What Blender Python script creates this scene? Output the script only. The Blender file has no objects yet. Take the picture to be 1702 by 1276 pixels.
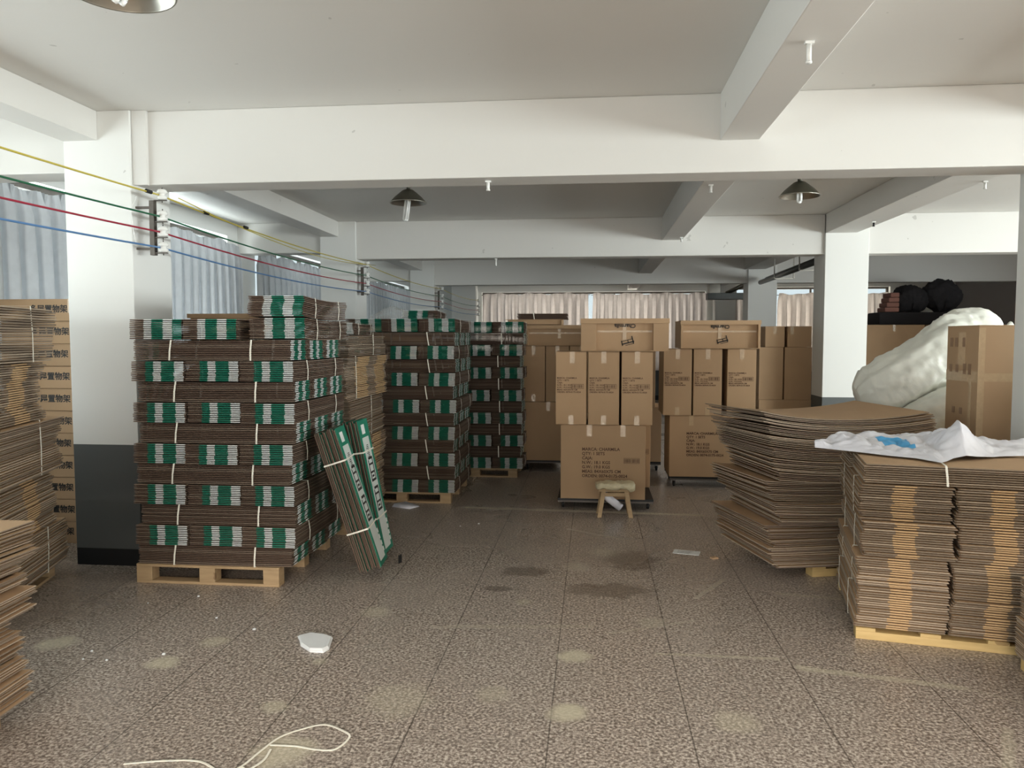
import bpy, bmesh, math, random
from mathutils import Vector, Matrix, noise
C = bpy.context.scene.collection
PI = math.pi
# ------------------------------------------------------------------ camera, world, exposure
cam_d = bpy.data.cameras.new('camera'); cam = bpy.data.objects.new('camera', cam_d); C.objects.link(cam)
cam_d.sensor_fit = 'HORIZONTAL'; cam_d.sensor_width = 36.0; cam_d.lens = 1279/1702*36.0
cam_d.clip_start = 0.05; cam_d.clip_end = 200
YAW = math.atan(134/1279); PITCH = math.atan(76/1279)
cam.location = (0, 0, 1.65); cam.rotation_euler = (PI/2-PITCH, 0, YAW)
sc = bpy.context.scene; sc.camera = cam
sc.view_settings.view_transform = 'Standard'; sc.view_settings.look = 'None'
sc.view_settings.gamma = 1.0; sc.view_settings.use_curve_mapping = False
sc.view_settings.exposure = 0.0
w = bpy.data.worlds.new('world'); sc.world = w; w.use_nodes = True
w.node_tree.nodes['Background'].inputs[0].default_value = (0.86, 0.93, 1.0, 1)
w.node_tree.nodes['Background'].inputs[1].default_value = 1.1

def area(name, loc, target, sx, sy, power, col):
    d = bpy.data.lights.new(name, 'AREA'); d.shape = 'RECTANGLE'; d.size = sx; d.size_y = sy
    d.energy = power; d.color = col
    o = bpy.data.objects.new(name, d); C.objects.link(o); o.location = loc
    o.rotation_euler = (Vector(target)-Vector(loc)).to_track_quat('-Z', 'Y').to_euler()
    return o
# daylight through the loading opening behind the camera
area('daylight_loading_opening', (1.4, -4.55, 1.45), (1.4, 0, 1.45), 7.4, 1.6, 75, (1.0, 0.93, 0.84))
area('sky_over_loading_yard', (0.8, -11.0, 3.95), (0.8, 3.5, 0.0), 9.0, 1.2, 4800, (1.0, 0.94, 0.86))
# daylight outside the windows of the left wall and the back wall
for yy, ln, pw in ((-2.4, 3.4, 360), (2.6, 4.2, 205), (7.75, 4.4, 330), (13.0, 4.4, 150), (18.2, 4.4, 110)):
    area('daylight_left_window', (-5.75, yy, 1.7), (-4.0, yy, 2.15), ln, 1.6, pw, (0.95, 0.97, 1.0))
for yy, ln, pw in ((-2.3, 3.6, 520), (2.6, 4.3, 1100), (7.75, 4.3, 370)):
    area('daylight_right_window', (9.28, yy, 1.75), (0.0, yy, 1.75), ln, 1.7, pw, (0.98, 0.98, 1.0))
area('daylight_back_window', (0.0, 21.9, 2.0), (0.0, 20, 2.1), 5.8, 1.5, 190, (1.0, 0.86, 0.74))
area('daylight_back_window', (5.9, 21.9, 2.0), (5.9, 20, 2.1), 3.4, 1.5, 130, (1.0, 0.84, 0.68))

# ------------------------------------------------------------------ materials
def sr(r, g, b):
    f = lambda c: (c/255/12.92) if c/255 <= .04045 else ((c/255+.055)/1.055)**2.4
    return (f(r), f(g), f(b), 1)
class NT:
    def __init__(s, name):
        s.m = bpy.data.materials.new(name); s.m.use_nodes = True; s.t = s.m.node_tree
        s.b = s.t.nodes['Principled BSDF']; s.out = s.t.nodes['Material Output']
    def n(s, typ, ins=None, **kw):
        nd = s.t.nodes.new(typ)
        for k, v in kw.items(): setattr(nd, k, v)
        if ins:
            for k, v in ins.items():
                if hasattr(v, 'links'): s.t.links.new(v, nd.inputs[k])
                else: nd.inputs[k].default_value = v
        return nd
    def math(s, op, a, b=0.0, clamp=False):
        return s.n('ShaderNodeMath', {0: a, 1: b}, operation=op, use_clamp=clamp).outputs[0]
    def mix(s, f, a, b):
        nd = s.t.nodes.new('ShaderNodeMix'); nd.data_type = 'RGBA'
        for i, v in ((0, f), (6, a), (7, b)):
            if hasattr(v, 'links'): s.t.links.new(v, nd.inputs[i])
            else: nd.inputs[i].default_value = v
        return nd.outputs[2]
    def set(s, **kw):
        for k, v in kw.items():
            k = k.replace('_', ' ')
            if hasattr(v, 'links'): s.t.links.new(v, s.b.inputs[k])
            else: s.b.inputs[k].default_value = v
def simple(name, col, rough=.7, metal=0, var=.08, scale=8, bump=0.0, spec=.5, object_random=0.0):
    t = NT(name); co = t.n('ShaderNodeTexCoord').outputs['Object']
    nz = t.n('ShaderNodeTexNoise', {'Vector': co, 'Scale': scale, 'Detail': 4.0}).outputs[0]
    c = t.mix(nz, tuple(x*(1-var) for x in col[:3])+(1,), tuple(min(1, x*(1+var)) for x in col[:3])+(1,))
    if object_random:
        r = t.n('ShaderNodeObjectInfo').outputs['Random']
        c = t.mix(t.math('MULTIPLY', r, object_random), c, tuple(x*.5 for x in col[:3])+(1,))
    t.set(Base_Color=c, Roughness=rough, Metallic=metal, Specular_IOR_Level=spec)
    if bump:
        bp = t.n('ShaderNodeBump', {'Height': nz, 'Strength': bump, 'Distance': .01})
        t.set(Normal=bp.outputs[0])
    return t.m
def paint_mat(name, white, dado=True):
    t = NT(name); g = t.n('ShaderNodeNewGeometry').outputs['Position']
    z = t.n('ShaderNodeSeparateXYZ', {0: g}).outputs[2]
    nz = t.n('ShaderNodeTexNoise', {'Vector': g, 'Scale': 1.3, 'Detail': 6.0}).outputs[0]
    c = t.mix(nz, tuple(x*.95 for x in white[:3])+(1,), white)
    sp = t.n('ShaderNodeTexNoise', {'Vector': g, 'Scale': 9.0, 'Detail': 2.0}).outputs[0]
    c = t.mix(t.math('MULTIPLY', t.math('GREATER_THAN', sp, .76), .35), c, (.2, .19, .17, 1))
    if dado:
        gr = t.mix(nz, sr(74, 77, 77), sr(88, 91, 90))
        c = t.mix(t.math('LESS_THAN', z, .885), c, gr)
        c = t.mix(t.math('LESS_THAN', z, .125), c, sr(14, 15, 18))
    bp = t.n('ShaderNodeBump', {'Height': t.n('ShaderNodeTexNoise', {'Vector': g, 'Scale': 5.0, 'Detail': 8.0}).outputs[0], 'Strength': .08, 'Distance': .02})
    t.set(Base_Color=c, Roughness=.6, Normal=bp.outputs[0])
    return t.m
M = {}
M['paint'] = paint_mat('white_wall_paint', sr(226, 226, 222))
M['ceil'] = paint_mat('white_ceiling_paint', sr(214, 212, 207), False)
M['dark_wall'] = simple('dark_grey_wall_paint', sr(150, 147, 148), .7, var=.05, scale=1.5)
def card(name, c, rough=.75, spec=.3, rnd=.25):
    return simple(name, c, rough, var=.07, scale=5, bump=.05, spec=spec, object_random=rnd)
M['card'] = card('brown_cardboard', sr(188, 156, 122))
M['card_dk'] = card('raw_cardboard_edge', sr(110, 92, 76))
M['edge'] = card('flat_carton_edge', sr(140, 124, 107), rnd=.3)
M['edge_dk'] = card('dark_carton_edge', sr(108, 88, 76), rnd=.2)
M['edge_lt'] = card('pale_carton_edge', sr(176, 158, 138), rnd=.3)
M['edge_md'] = card('dim_carton_edge', sr(132, 114, 100), rnd=.2)
M['tan'] = card('tan_carton_fold', sr(204, 170, 128), rnd=.1)
M['green'] = simple('green_print', sr(28, 124, 100), .45, var=.1, object_random=.15)
M['white'] = simple('white_print', sr(226, 228, 226), .45, var=.04)
M['strap'] = simple('white_plastic_strap', sr(236, 232, 218), .4, var=.03)
M['tape'] = simple('clear_brown_tape', sr(196, 168, 134), .22, var=.12, scale=30, bump=.3, spec=.6)
M['faint_ink'] = simple('faded_brown_ink', sr(150, 120, 94), .7, var=.05)
M['ink'] = simple('brown_ink', sr(88, 60, 44), .7, var=.05)
M['ink_dk'] = simple('black_ink', sr(38, 36, 34), .6, var=.05)
M['panel_grey'] = simple('pale_grey_print', sr(206, 212, 208), .4, var=.05)
M['steel'] = simple('grey_steel', sr(98, 92, 86), .5, .6, var=.2, scale=20)
M['black_steel'] = simple('black_steel', sr(30, 30, 32), .5, .3, var=.2)
M['alu'] = simple('spun_aluminium', sr(172, 168, 158), .28, .9, var=.1)
M['alu_out'] = simple('lamp_shade_outside', sr(104, 102, 90), .4, .7, var=.1)
M['porcelain'] = simple('white_porcelain', sr(228, 228, 224), .15, var=.03)
M['tube_glass'] = simple('white_fluorescent_tube', sr(236, 238, 236), .2, var=.02)
M['rubber'] = simple('black_rubber', sr(22, 22, 22), .7, var=.1)
M['foam'] = simple('white_foam', sr(216, 218, 218), .8, var=.03, bump=.2)
M['cloth_dk'] = simple('black_cloth', sr(30, 27, 30), .85, var=.2, bump=.3)
M['cloth_pk'] = simple('dull_pink_cloth', sr(140, 98, 86), .85, var=.2, bump=.3)
M['plastic_bag'] = simple('milky_plastic_film', sr(228, 228, 218), .38, var=.06, scale=9, bump=.6, spec=.4)
M['white_film'] = simple('white_plastic_film', sr(228, 228, 236), .35, var=.05, scale=6, bump=.1)
M['blue'] = simple('blue_label', sr(84, 170, 224), .4, var=.03)
M['pipe'] = simple('dark_grey_pipe', sr(84, 86, 84), .4, .5, var=.1)
for nm, c in (('yellow', (186, 170, 74)), ('green', (26, 92, 62)), ('red', (150, 34, 56)), ('blue', (82, 122, 168))):
    M['wire_'+nm] = simple(nm+'_cable_sheath', sr(*c), .4, var=.03)
def wood_mat(name, a, b):
    t = NT(name); co = t.n('ShaderNodeTexCoord').outputs['Object']
    mp = t.n('ShaderNodeMapping', {0: co, 'Scale': (2, 14, 14)}).outputs[0]
    nz = t.n('ShaderNodeTexNoise', {'Vector': mp, 'Scale': 3.0, 'Detail': 6.0}).outputs[0]
    kn = t.n('ShaderNodeTexNoise', {'Vector': co, 'Scale': 7.0}).outputs[0]
    c = t.mix(nz, a, b); c = t.mix(t.math('MULTIPLY', t.math('GREATER_THAN', kn, .72), .5), c, sr(96, 62, 36))
    t.set(Base_Color=c, Roughness=.7); return t.m
M['wood'] = wood_mat('rough_pine', sr(150, 124, 92), sr(190, 162, 124))
M['wood_y'] = wood_mat('yellow_pine', sr(176, 146, 92), sr(214, 184, 128))
def floor_mat():
    t = NT('polished_granite_floor'); g = t.n('ShaderNodeNewGeometry').outputs['Position']
    xyz = t.n('ShaderNodeSeparateXYZ', {0: g}); X, Y = xyz.outputs[0], xyz.outputs[1]
    n1 = t.n('ShaderNodeTexNoise', {'Vector': g, 'Scale': 70.0, 'Detail': 3.0, 'Roughness': .6}).outputs[0]
    r1 = t.n('ShaderNodeValToRGB', {0: n1}); e = r1.color_ramp.elements
    e[0].position = .36; e[0].color = sr(100, 88, 80); e[1].position = .64; e[1].color = sr(214, 203, 190)
    m = e.new(.5); m.color = sr(162, 149, 139)
    vo = t.n('ShaderNodeTexVoronoi', {'Vector': g, 'Scale': 95.0}).outputs['Color']
    vs = t.n('ShaderNodeSeparateColor', {0: vo}).outputs[0]
    c = t.mix(t.math('MULTIPLY', t.math('GREATER_THAN', vs, .8), .5), r1.outputs[0], sr(84, 74, 68))
    big = t.n('ShaderNodeTexNoise', {'Vector': g, 'Scale': .8, 'Detail': 3.0}).outputs[0]
    c = t.mix(t.math('MULTIPLY', big, .35), c, sr(128, 117, 104))
    # tile tone and joints
    def joint(v, size, off, wdt):
        f = t.math('FRACT', t.math('DIVIDE', t.math('ADD', v, off), size))
        d = t.math('ABSOLUTE', t.math('SUBTRACT', f, .5))
        return t.math('GREATER_THAN', d, .5-wdt/size)
    jx = joint(X, .592, .172+59.2, .0035); jy = joint(Y, .592*2, .3+59.2, .002)
    c = t.mix(t.math('MULTIPLY', jx, .6), c, sr(48, 42, 36))
    c = t.mix(t.math('MULTIPLY', jy, .35), c, sr(60, 52, 46))
    rough = t.math('ADD', .17, t.math('MULTIPLY', big, .22))
    # dried glue rings, scuffs and darker patches
    wob = t.n('ShaderNodeTexNoise', {'Vector': g, 'Scale': 9.0, 'Detail': 3.0}).outputs[0]
    acc = None
    spots = [(-2.88,3.81,.12,.8),(-2.165,3.625,.10,.9),(-2.04,3.91,.09,.7),(-.084,3.92,.10,1),(-.096,3.31,.10,1.1),(-1.41,3.23,.08,.7),(-1.22,2.87,.15,.9),
             (-1.38,3.72,.05,.6),(-1.30,4.45,.11,.5),(-.42,4.72,.07,.5),(-.88,3.35,.2,.4),(.62,3.3,.12,.5),(.1,5.9,.14,.4),(-.1,5.5,.12,.35),(1.9,3.1,.08,.6),(2.2,3.6,.15,.5),(-.45,3.45,.1,.4),(.35,4.45,.1,.4)]
    for sx, sy, rr, k in spots:
        d = t.math('SQRT', t.math('ADD', t.math('POWER', t.math('SUBTRACT', X, sx), 2), t.math('POWER', t.math('SUBTRACT', Y, sy), 2)))
        d = t.math('ADD', d, t.math('MULTIPLY', t.math('SUBTRACT', wob, .5), rr*.9))
        f = t.math('MULTIPLY', t.math('DIVIDE', t.math('SUBTRACT', rr, d), rr*.5, True), k*.7)
        acc = f if acc is None else t.math('MAXIMUM', acc, f)
    strokes = [(1.05,3.9,1.75,3.75,.035,.7),(.35,4.0,.95,4.0,.02,.6),(1.2,5.05,1.75,4.95,.03,.5),(.66,4.9,.9,5.3,.02,.5),(1.55,2.95,1.75,3.35,.03,.5),(.85,2.7,1.15,2.55,.04,.6),
               (-1.2,7.35,1.0,7.25,.05,.8),(-.2,6.6,.4,6.2,.02,.35),(-1.0,6.3,-.3,5.6,.015,.3),(.1,4.25,.6,4.5,.015,.4),(-.9,4.25,.0,4.35,.03,.3),(1.3,4.1,2.1,3.5,.01,.4)]
    for x0, y0, x1, y1, rr, k in strokes:
        L2 = (x1-x0)**2+(y1-y0)**2
        u = t.math('ADD', t.math('MULTIPLY', t.math('SUBTRACT', X, x0), (x1-x0)/L2), t.math('MULTIPLY', t.math('SUBTRACT', Y, y0), (y1-y0)/L2), True)
        dx = t.math('SUBTRACT', X, t.math('ADD', x0, t.math('MULTIPLY', u, x1-x0)))
        dy = t.math('SUBTRACT', Y, t.math('ADD', y0, t.math('MULTIPLY', u, y1-y0)))
        d = t.math('SQRT', t.math('ADD', t.math('POWER', dx, 2), t.math('POWER', dy, 2)))
        d = t.math('ADD', d, t.math('MULTIPLY', t.math('SUBTRACT', wob, .5), rr*1.6))
        f = t.math('MULTIPLY', t.math('DIVIDE', t.math('SUBTRACT', rr, d), rr*.5, True), k*.65)
        acc = t.math('MAXIMUM', acc, f)
    dk = None
    for sx, sy, ra, rb_ in ((.12, 5.0, .34, .16), (-.45, 5.35, .20, .12), (-.62, 4.95, .14, .06), (.3, 5.7, .22, .3)):
        d = t.math('SQRT', t.math('ADD', t.math('POWER', t.math('DIVIDE', t.math('SUBTRACT', X, sx), ra), 2), t.math('POWER', t.math('DIVIDE', t.math('SUBTRACT', Y, sy), rb_), 2)))
        d = t.math('ADD', d, t.math('MULTIPLY', t.math('SUBTRACT', wob, .5), 1.2))
        f = t.math('MULTIPLY', t.math('MULTIPLY', t.math('SUBTRACT', 1.0, d), 3.0, True), .5)
        dk = f if dk is None else t.math('MAXIMUM', dk, f)
    c = t.mix(dk, c, sr(72, 60, 50))
    c = t.mix(acc, c, sr(196, 188, 164))
    rough = t.math('ADD', rough, t.math('MULTIPLY', acc, .4))
    bp = t.n('ShaderNodeBump', {'Height': n1, 'Strength': .05, 'Distance': .002})
    t.set(Base_Color=c, Roughness=rough, Normal=bp.outputs[0], Specular_IOR_Level=.4)
    return t.m
M['floor'] = floor_mat()
def curtain_mat(name, a, b, tl):
    t = NT(name); co = t.n('ShaderNodeTexCoord').outputs['Object']
    nz = t.n('ShaderNodeTexNoise', {'Vector': co, 'Scale': 12.0, 'Detail': 2.0}).outputs[0]
    c = t.mix(nz, a, b); t.set(Base_Color=c, Roughness=.5)
    tr = t.n('ShaderNodeBsdfTranslucent', {0: c}); mx = t.n('ShaderNodeMixShader', {0: tl, 1: t.b.outputs[0], 2: tr.outputs[0]})
    t.t.links.new(mx.outputs[0], t.out.inputs[0]); return t.m
M['curtain'] = curtain_mat('silver_grey_curtain', sr(178, 180, 182), sr(196, 198, 200), .14)
M['curtain_w'] = curtain_mat('warm_grey_curtain', sr(176, 168, 164), sr(196, 186, 182), .4)
def glass_mat():
    t = NT('window_glass'); tr = t.n('ShaderNodeBsdfTransparent', {0: (.92, .96, .95, 1)}); gl = t.n('ShaderNodeBsdfGlossy', {'Roughness': .02})
    mx = t.n('ShaderNodeMixShader', {0: .08, 1: tr.outputs[0], 2: gl.outputs[0]}); t.t.links.new(mx.outputs[0], t.out.inputs[0]); return t.m
M['glass'] = glass_mat()
def film_mat():
    t = NT('thin_clear_film'); t.set(Base_Color=sr(226, 228, 224), Roughness=.15)
    tr = t.n('ShaderNodeBsdfTransparent'); mx = t.n('ShaderNodeMixShader', {0: .78, 1: t.b.outputs[0], 2: tr.outputs[0]})
    t.t.links.new(mx.outputs[0], t.out.inputs[0]); return t.m
M['film'] = film_mat()

# ------------------------------------------------------------------ mesh helpers
class MB:
    def __init__(s): s.v = []; s.f = []; s.mi = []; s.sm = []
    def add(s, vs, fs, mi=0, smooth=False):
        o = len(s.v); s.v += [tuple(v) for v in vs]
        for k, f in enumerate(fs):
            s.f.append([i+o for i in f]); s.mi.append(mi[k] if isinstance(mi, list) else mi); s.sm.append(smooth)
    def box(s, x0, x1, y0, y1, z0, z1, mi=0, mat=None):
        vs = [Vector((x, y, z)) for z in (z0, z1) for x, y in ((x0, y0), (x1, y0), (x1, y1), (x0, y1))]
        if mat is not None: vs = [mat @ v for v in vs]
        s.add(vs, [(3,2,1,0),(4,5,6,7),(0,1,5,4),(1,2,6,5),(2,3,7,6),(3,0,4,7)], mi)
    def tube(s, pts, r, seg=8, mi=0, cap=True, smooth=True):
        pts = [Vector(p) for p in pts]; n = len(pts); rr = r if isinstance(r, (list, tuple)) else [r]*n
        vs = []; prev = None
        for i, p in enumerate(pts):
            d = (pts[min(i+1, n-1)]-pts[max(i-1, 0)]).normalized()
            a = prev if prev is not None else (Vector((0, 0, 1)) if abs(d.z) < .9 else Vector((1, 0, 0)))
            a = (a - d*a.dot(d)); 
            if a.length < 1e-5: a = d.orthogonal()
            a.normalize(); b = d.cross(a); prev = a
            for k in range(seg):
                t = 2*PI*k/seg; vs.append(p+a*math.cos(t)*rr[i]+b*math.sin(t)*rr[i])
        fs = [(i*seg+k, i*seg+(k+1) % seg, (i+1)*seg+(k+1) % seg, (i+1)*seg+k) for i in range(n-1) for k in range(seg)]
        if cap: fs += [tuple(range(seg))[::-1], tuple((n-1)*seg+k for k in range(seg))]
        s.add(vs, fs, mi, smooth)
    def lathe(s, prof, c=(0, 0, 0), seg=24, mi=0, mat=None):
        vs = []; n = len(prof)
        for r, z in prof:
            for k in range(seg):
                t = 2*PI*k/seg; v = Vector((c[0]+r*math.cos(t), c[1]+r*math.sin(t), c[2]+z)); vs.append(mat @ v if mat is not None else v)
        s.add(vs, [(i*seg+k, i*seg+(k+1) % seg, (i+1)*seg+(k+1) % seg, (i+1)*seg+k) for i in range(n-1) for k in range(seg)], mi, True)
    def build(s, name, mats, parent=None, bevel=0.0):
        me = bpy.data.meshes.new(name); me.from_pydata(s.v, [], s.f)
        for m in (mats if isinstance(mats, (list, tuple)) else [mats]): me.materials.append(M[m])
        me.polygons.foreach_set('material_index', s.mi); me.polygons.foreach_set('use_smooth', s.sm)
        if bevel:
            bm = bmesh.new(); bm.from_mesh(me)
            bmesh.ops.bevel(bm, geom=bm.edges[:], offset=bevel, segments=2, affect='EDGES', profile=.6)
            bm.to_mesh(me); bm.free()
        me.update()
        return link(name, me, parent)
def link(name, me, parent=None):
    o = bpy.data.objects.new(name, me); C.objects.link(o)
    if parent is not None: o.parent = parent
    return o
def tag(o, label=None, cat=None, group=None, kind=None):
    if label: o['label'] = label
    if cat: o['category'] = cat
    if group: o['group'] = group
    if kind: o['kind'] = kind
    return o
def thing(name, label, cat, loc=(0, 0, 0), rz=0.0, group=None):
    o = bpy.data.objects.new(name, None); C.objects.link(o); o.empty_display_size = .1
    o.location = loc; o.rotation_euler = (0, 0, rz)
    return tag(o, label, cat, group)
def struct(name, mb, mats, bevel=0.0, label=None):
    o = mb.build(name, mats, None, bevel); o['kind'] = 'structure'
    if label: o['label'] = label
    return o
_txt = {}
def text_obj(name, body, size, mat, parent, loc, rot=(PI/2, 0, 0), align='LEFT', extr=.0004, space=1.0):
    key = (body, size, mat, align, space)
    if key not in _txt:
        cu = bpy.data.curves.new('lettering', 'FONT'); cu.body = body; cu.size = size; cu.align_x = align; cu.space_line = space
        cu.extrude = extr; cu.resolution_u = 2; cu.offset = size*.025
        to = bpy.data.objects.new('lettering', cu); C.objects.link(to)
        dg = bpy.context.evaluated_depsgraph_get(); me = bpy.data.meshes.new_from_object(to.evaluated_get(dg))
        bpy.data.objects.remove(to); me.materials.clear(); me.materials.append(M[mat]); _txt[key] = me
    o = link(name, _txt[key], parent); o.location = loc; o.rotation_euler = rot
    return o

# ------------------------------------------------------------------ the building
Y1, Y2, Y3, Y4 = 5.18, 10.35, 15.6, 20.8
XW, XR, ZC, ZB, ZL = -4.95, 9.2, 3.245, 2.735, 2.96
YR = -4.6
mb = MB(); mb.box(XW-.3, XR+.3, YR-3.5, Y4+.3, -.15, 0); struct('floor', mb, 'floor')
mb = MB(); mb.box(XW-.3, XR+.3, YR-.3, Y4+.3, ZC, ZC+.2); struct('ceiling', mb, 'ceil')
def wall_open(name, axis, fixed0, fixed1, a0, a1, zt, ops, mat):
    """wall slab with openings (b0, b1, z0, z1) along its length"""
    mb = MB()
    def bx(p0, p1, z0, z1):
        if p1-p0 < 1e-4 or z1-z0 < 1e-4: return
        if axis == 'y': mb.box(fixed0, fixed1, p0, p1, z0, z1)
        else: mb.box(p0, p1, fixed0, fixed1, z0, z1)
    c = a0
    for b0, b1, z0, z1 in sorted(ops):
        bx(c, b0, 0, zt); bx(b0, b1, 0, z0); bx(b0, b1, z1, zt); c = b1
    bx(c, a1, 0, zt)
    return struct(name, mb, mat)
lw = [(-4.1, -.7, .95, 3.04), (.5, 4.75, .95, 3.04), (5.55, 10.1, .95, 3.04), (10.95, 15.2, .95, 3.04), (15.95, 20.5, .95, 3.04)]
wall_open('wall_left', 'y', XW-.25, XW, YR-.3, Y4+.3, ZC, lw, 'paint')
bw = [(-3.0, 2.95, .95, 2.89), (3.72, 7.6, .95, 2.98)]
wall_open('wall_back', 'x', Y4, Y4+.25, XW, XR, ZC, bw, 'paint')
wall_open('wall_rear', 'x', YR-.25, YR, XW, XR, ZC, [(-2.4, 5.2, 0, 2.3)], 'paint')
rw = [(-4.2, -.4, .85, 2.68), (.4, 4.8, .85, 2.68), (5.55, 10.0, .85, 2.68)]
wall_open('wall_right', 'y', XR, XR+.25, YR, Y4, ZC, rw, 'dark_wall')
# windows: frame, mullions and glass in each opening
def window(i, axis, fx, b0, b1, z0, z1):
    r = bpy.data.objects.new('window_%d' % i, None); C.objects.link(r); r['kind'] = 'structure'
    mid = (b0+b1)/2; r.location = (fx, mid, z0) if axis == 'y' else (mid, fx, z0)
    m = MB(); g = MB(); t = .05; h = z1-z0; wd = (b1-b0)/2
    def bx(q, u0, u1, c0, c1, d=.03):
        if axis == 'y': q.box(-d, d, u0, u1, c0, c1)
        else: q.box(u0, u1, -d, d, c0, c1)
    bx(m, -wd, wd, 0, t); bx(m, -wd, wd, h-t, h); bx(m, -wd, -wd+t, t, h-t); bx(m, wd-t, wd, t, h-t)
    k = max(1, round(2*wd/1.1))
    for j in range(1, k): u = -wd+2*wd*j/k; bx(m, u-.02, u+.02, t, h-t)
    bx(g, -wd+t, wd-t, t, h-t, .004)
    m.build('window_frame', 'steel', r); g.build('pane', 'glass', r)
n = 0
for b0, b1, z0, z1 in lw: n += 1; window(n, 'y', XW-.16, b0, b1, z0, z1)
for b0, b1, z0, z1 in bw: n += 1; window(n, 'x', Y4+.16, b0, b1, z0, z1)
for b0, b1, z0, z1 in rw: n += 1; window(n, 'y', XR+.03, b0, b1, z0, z1)
# pillars
pil = [(-3.74, -3.24, y) for y in (0.0-.0, Y1, Y2, Y3)] + [(-3.74, -3.10, Y4-.5)]
def pillar(x0, x1, y, d=.5, top=ZC):
    m = MB(); m.box(x0, x1, y, y+d, 0, top); return struct('pillar', m, 'paint', .006)
for x0, x1, y in pil: pillar(x0, x1, y)
pillar(2.905, 3.41, Y1); pillar(2.97, 3.51, Y2); pillar(3.03, 3.58, Y3); pillar(3.137, 3.647, Y4-.45)
# transverse beams with their outer bays, then the shallower longitudinal ones
for y in (0.0, Y1, Y2, Y3):
    m = MB(); m.box(-3.24, XR, y+.05, y+.33, ZB, ZC); struct('ceiling_beam', m, 'ceil', .008)
    m = MB(); m.box(XW, -3.74, y+.05, y+.33, 2.83, ZC); struct('ceiling_beam', m, 'ceil', .008)
ys = (YR, 0.0, Y1, Y2, Y3, Y4)
for a, b in zip(ys[:-1], ys[1:]):
    a2, b2 = (a+.33 if a > -1 else a), (b+.05 if b < 20 else b)
    for x0, x1, zb in ((-3.74, -3.48, 3.04), (.82 if a < 5 else .90, 1.07 if a < 5 else 1.16, 2.94), (2.97, 3.36, 3.0)):
        if x0 > 2 and a > 0 and a < 1: continue
        m = MB(); m.box(x0, x1, a2 if x0 > -3 else a+.5, b2 if x0 > -3 else b, zb, ZC); struct('ceiling_beam', m, 'ceil', .006)
# plaster conduit run beside the first beam
m = MB(); m.box(-3.238, -3.13, Y1+.02, Y1+.05, ZB-.005, ZC); struct('trim_1', m, 'ceil', .003)

# ------------------------------------------------------------------ curtains
def curtain(axis, fx, b0, b1, z0, z1, mat, label, seed, side=1, pleat=.21, group=None):
    rnd = random.Random(seed); L = b1-b0; nu = max(20, int(L/.010)); nv = 10; mb = MB(); vs = []
    ph = [rnd.uniform(0, 6) for _ in range(4)]
    for j in range(nv+1):
        v = j/nv; z = z0+(z1-z0)*v
        for i in range(nu+1):
            u = L*i/nu; uu = u+.05*math.sin(u*2.3+ph[1])+.03*(1-v)*math.sin(u*5+ph[3])
            sn = math.sin(2*PI*uu/pleat+ph[0]); a = .062*sn*(.85+.35*math.sin(u*1.9+ph[2]))+.010*math.sin(2*PI*uu/.071)+.03*math.sin(u*2.1+ph[3])*(1-v)
            us = u-(.034*math.sin(4*PI*uu/pleat+2*ph[0])*min(1, (1-v)*3+.25))
            if v > .93: a = .012*math.sin(2*PI*u/.045+ph[0]); us = u
            zz = z+(.018*math.sin(u*7+ph[1])+.012*math.sin(u*17) if v > .8 else 0)
            o = side*(.115+a)
            vs.append((fx+o, b0+us, zz) if axis == 'y' else (b0+us, fx+o, zz))
    fs = [(j*(nu+1)+i, j*(nu+1)+i+1, (j+1)*(nu+1)+i+1, (j+1)*(nu+1)+i) for j in range(nv) for i in range(nu)]
    mb.add(vs, fs, 0, True)
    o = bpy.data.objects.new('curtain', None); C.objects.link(o)
    cx = (fx, (b0+b1)/2, z0) if axis == 'y' else ((b0+b1)/2, fx, z0); o.location = cx; tag(o, label, 'curtain', group)
    c = mb.build('curtain_fabric', mat, o); c.matrix_parent_inverse = Matrix.Translation(cx).inverted()
    r = MB()
    e0, e1 = (((fx+side*.05, b0-.05, z1-.03), (fx+side*.05, b1+.05, z1-.03)) if axis == 'y' else ((b0-.05, fx+side*.05, z1-.03), (b1+.05, fx+side*.05, z1-.03)))
    r.tube([e0, e1], .008, 6); rr = r.build('curtain_rod', 'steel', o); rr.matrix_parent_inverse = Matrix.Translation(cx).inverted()
curtain('y', XW, 5.5, 8.0, .8, 2.935, 'curtain', 'silver grey curtain left of the near white pillar', 2)
curtain('y', XW, 8.1, 10.2, .8, 2.925, 'curtain', 'pale silver curtain just right of the near left pillar', 3)
curtain('y', XW, 10.82, 15.2, .8, 2.90, 'curtain', 'grey curtain in front of the second left pillar', 4)
curtain('y', XW, 16.0, 20.5, .8, 2.92, 'curtain', 'small far grey curtain between second and third left pillars', 5)
curtain('x', Y4, -2.95, -.12, .8, 2.84, 'curtain_w', 'pleated grey curtain on back wall, left of the bright gap', 6, -1)
curtain('x', Y4, .0, 2.98, .8, 2.83, 'curtain_w', 'pleated grey curtain on back wall, right of the bright gap', 7, -1)
curtain('x', Y4, 3.66, 4.7, .8, 2.80, 'curtain_w', 'narrow strip of grey curtain left of the far pillar on the back wall', 8, -1)
curtain('x', Y4, 4.80, 7.75, .8, 2.80, 'curtain_w', 'grey curtain on back wall behind the right middle pillar', 9, -1)

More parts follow.
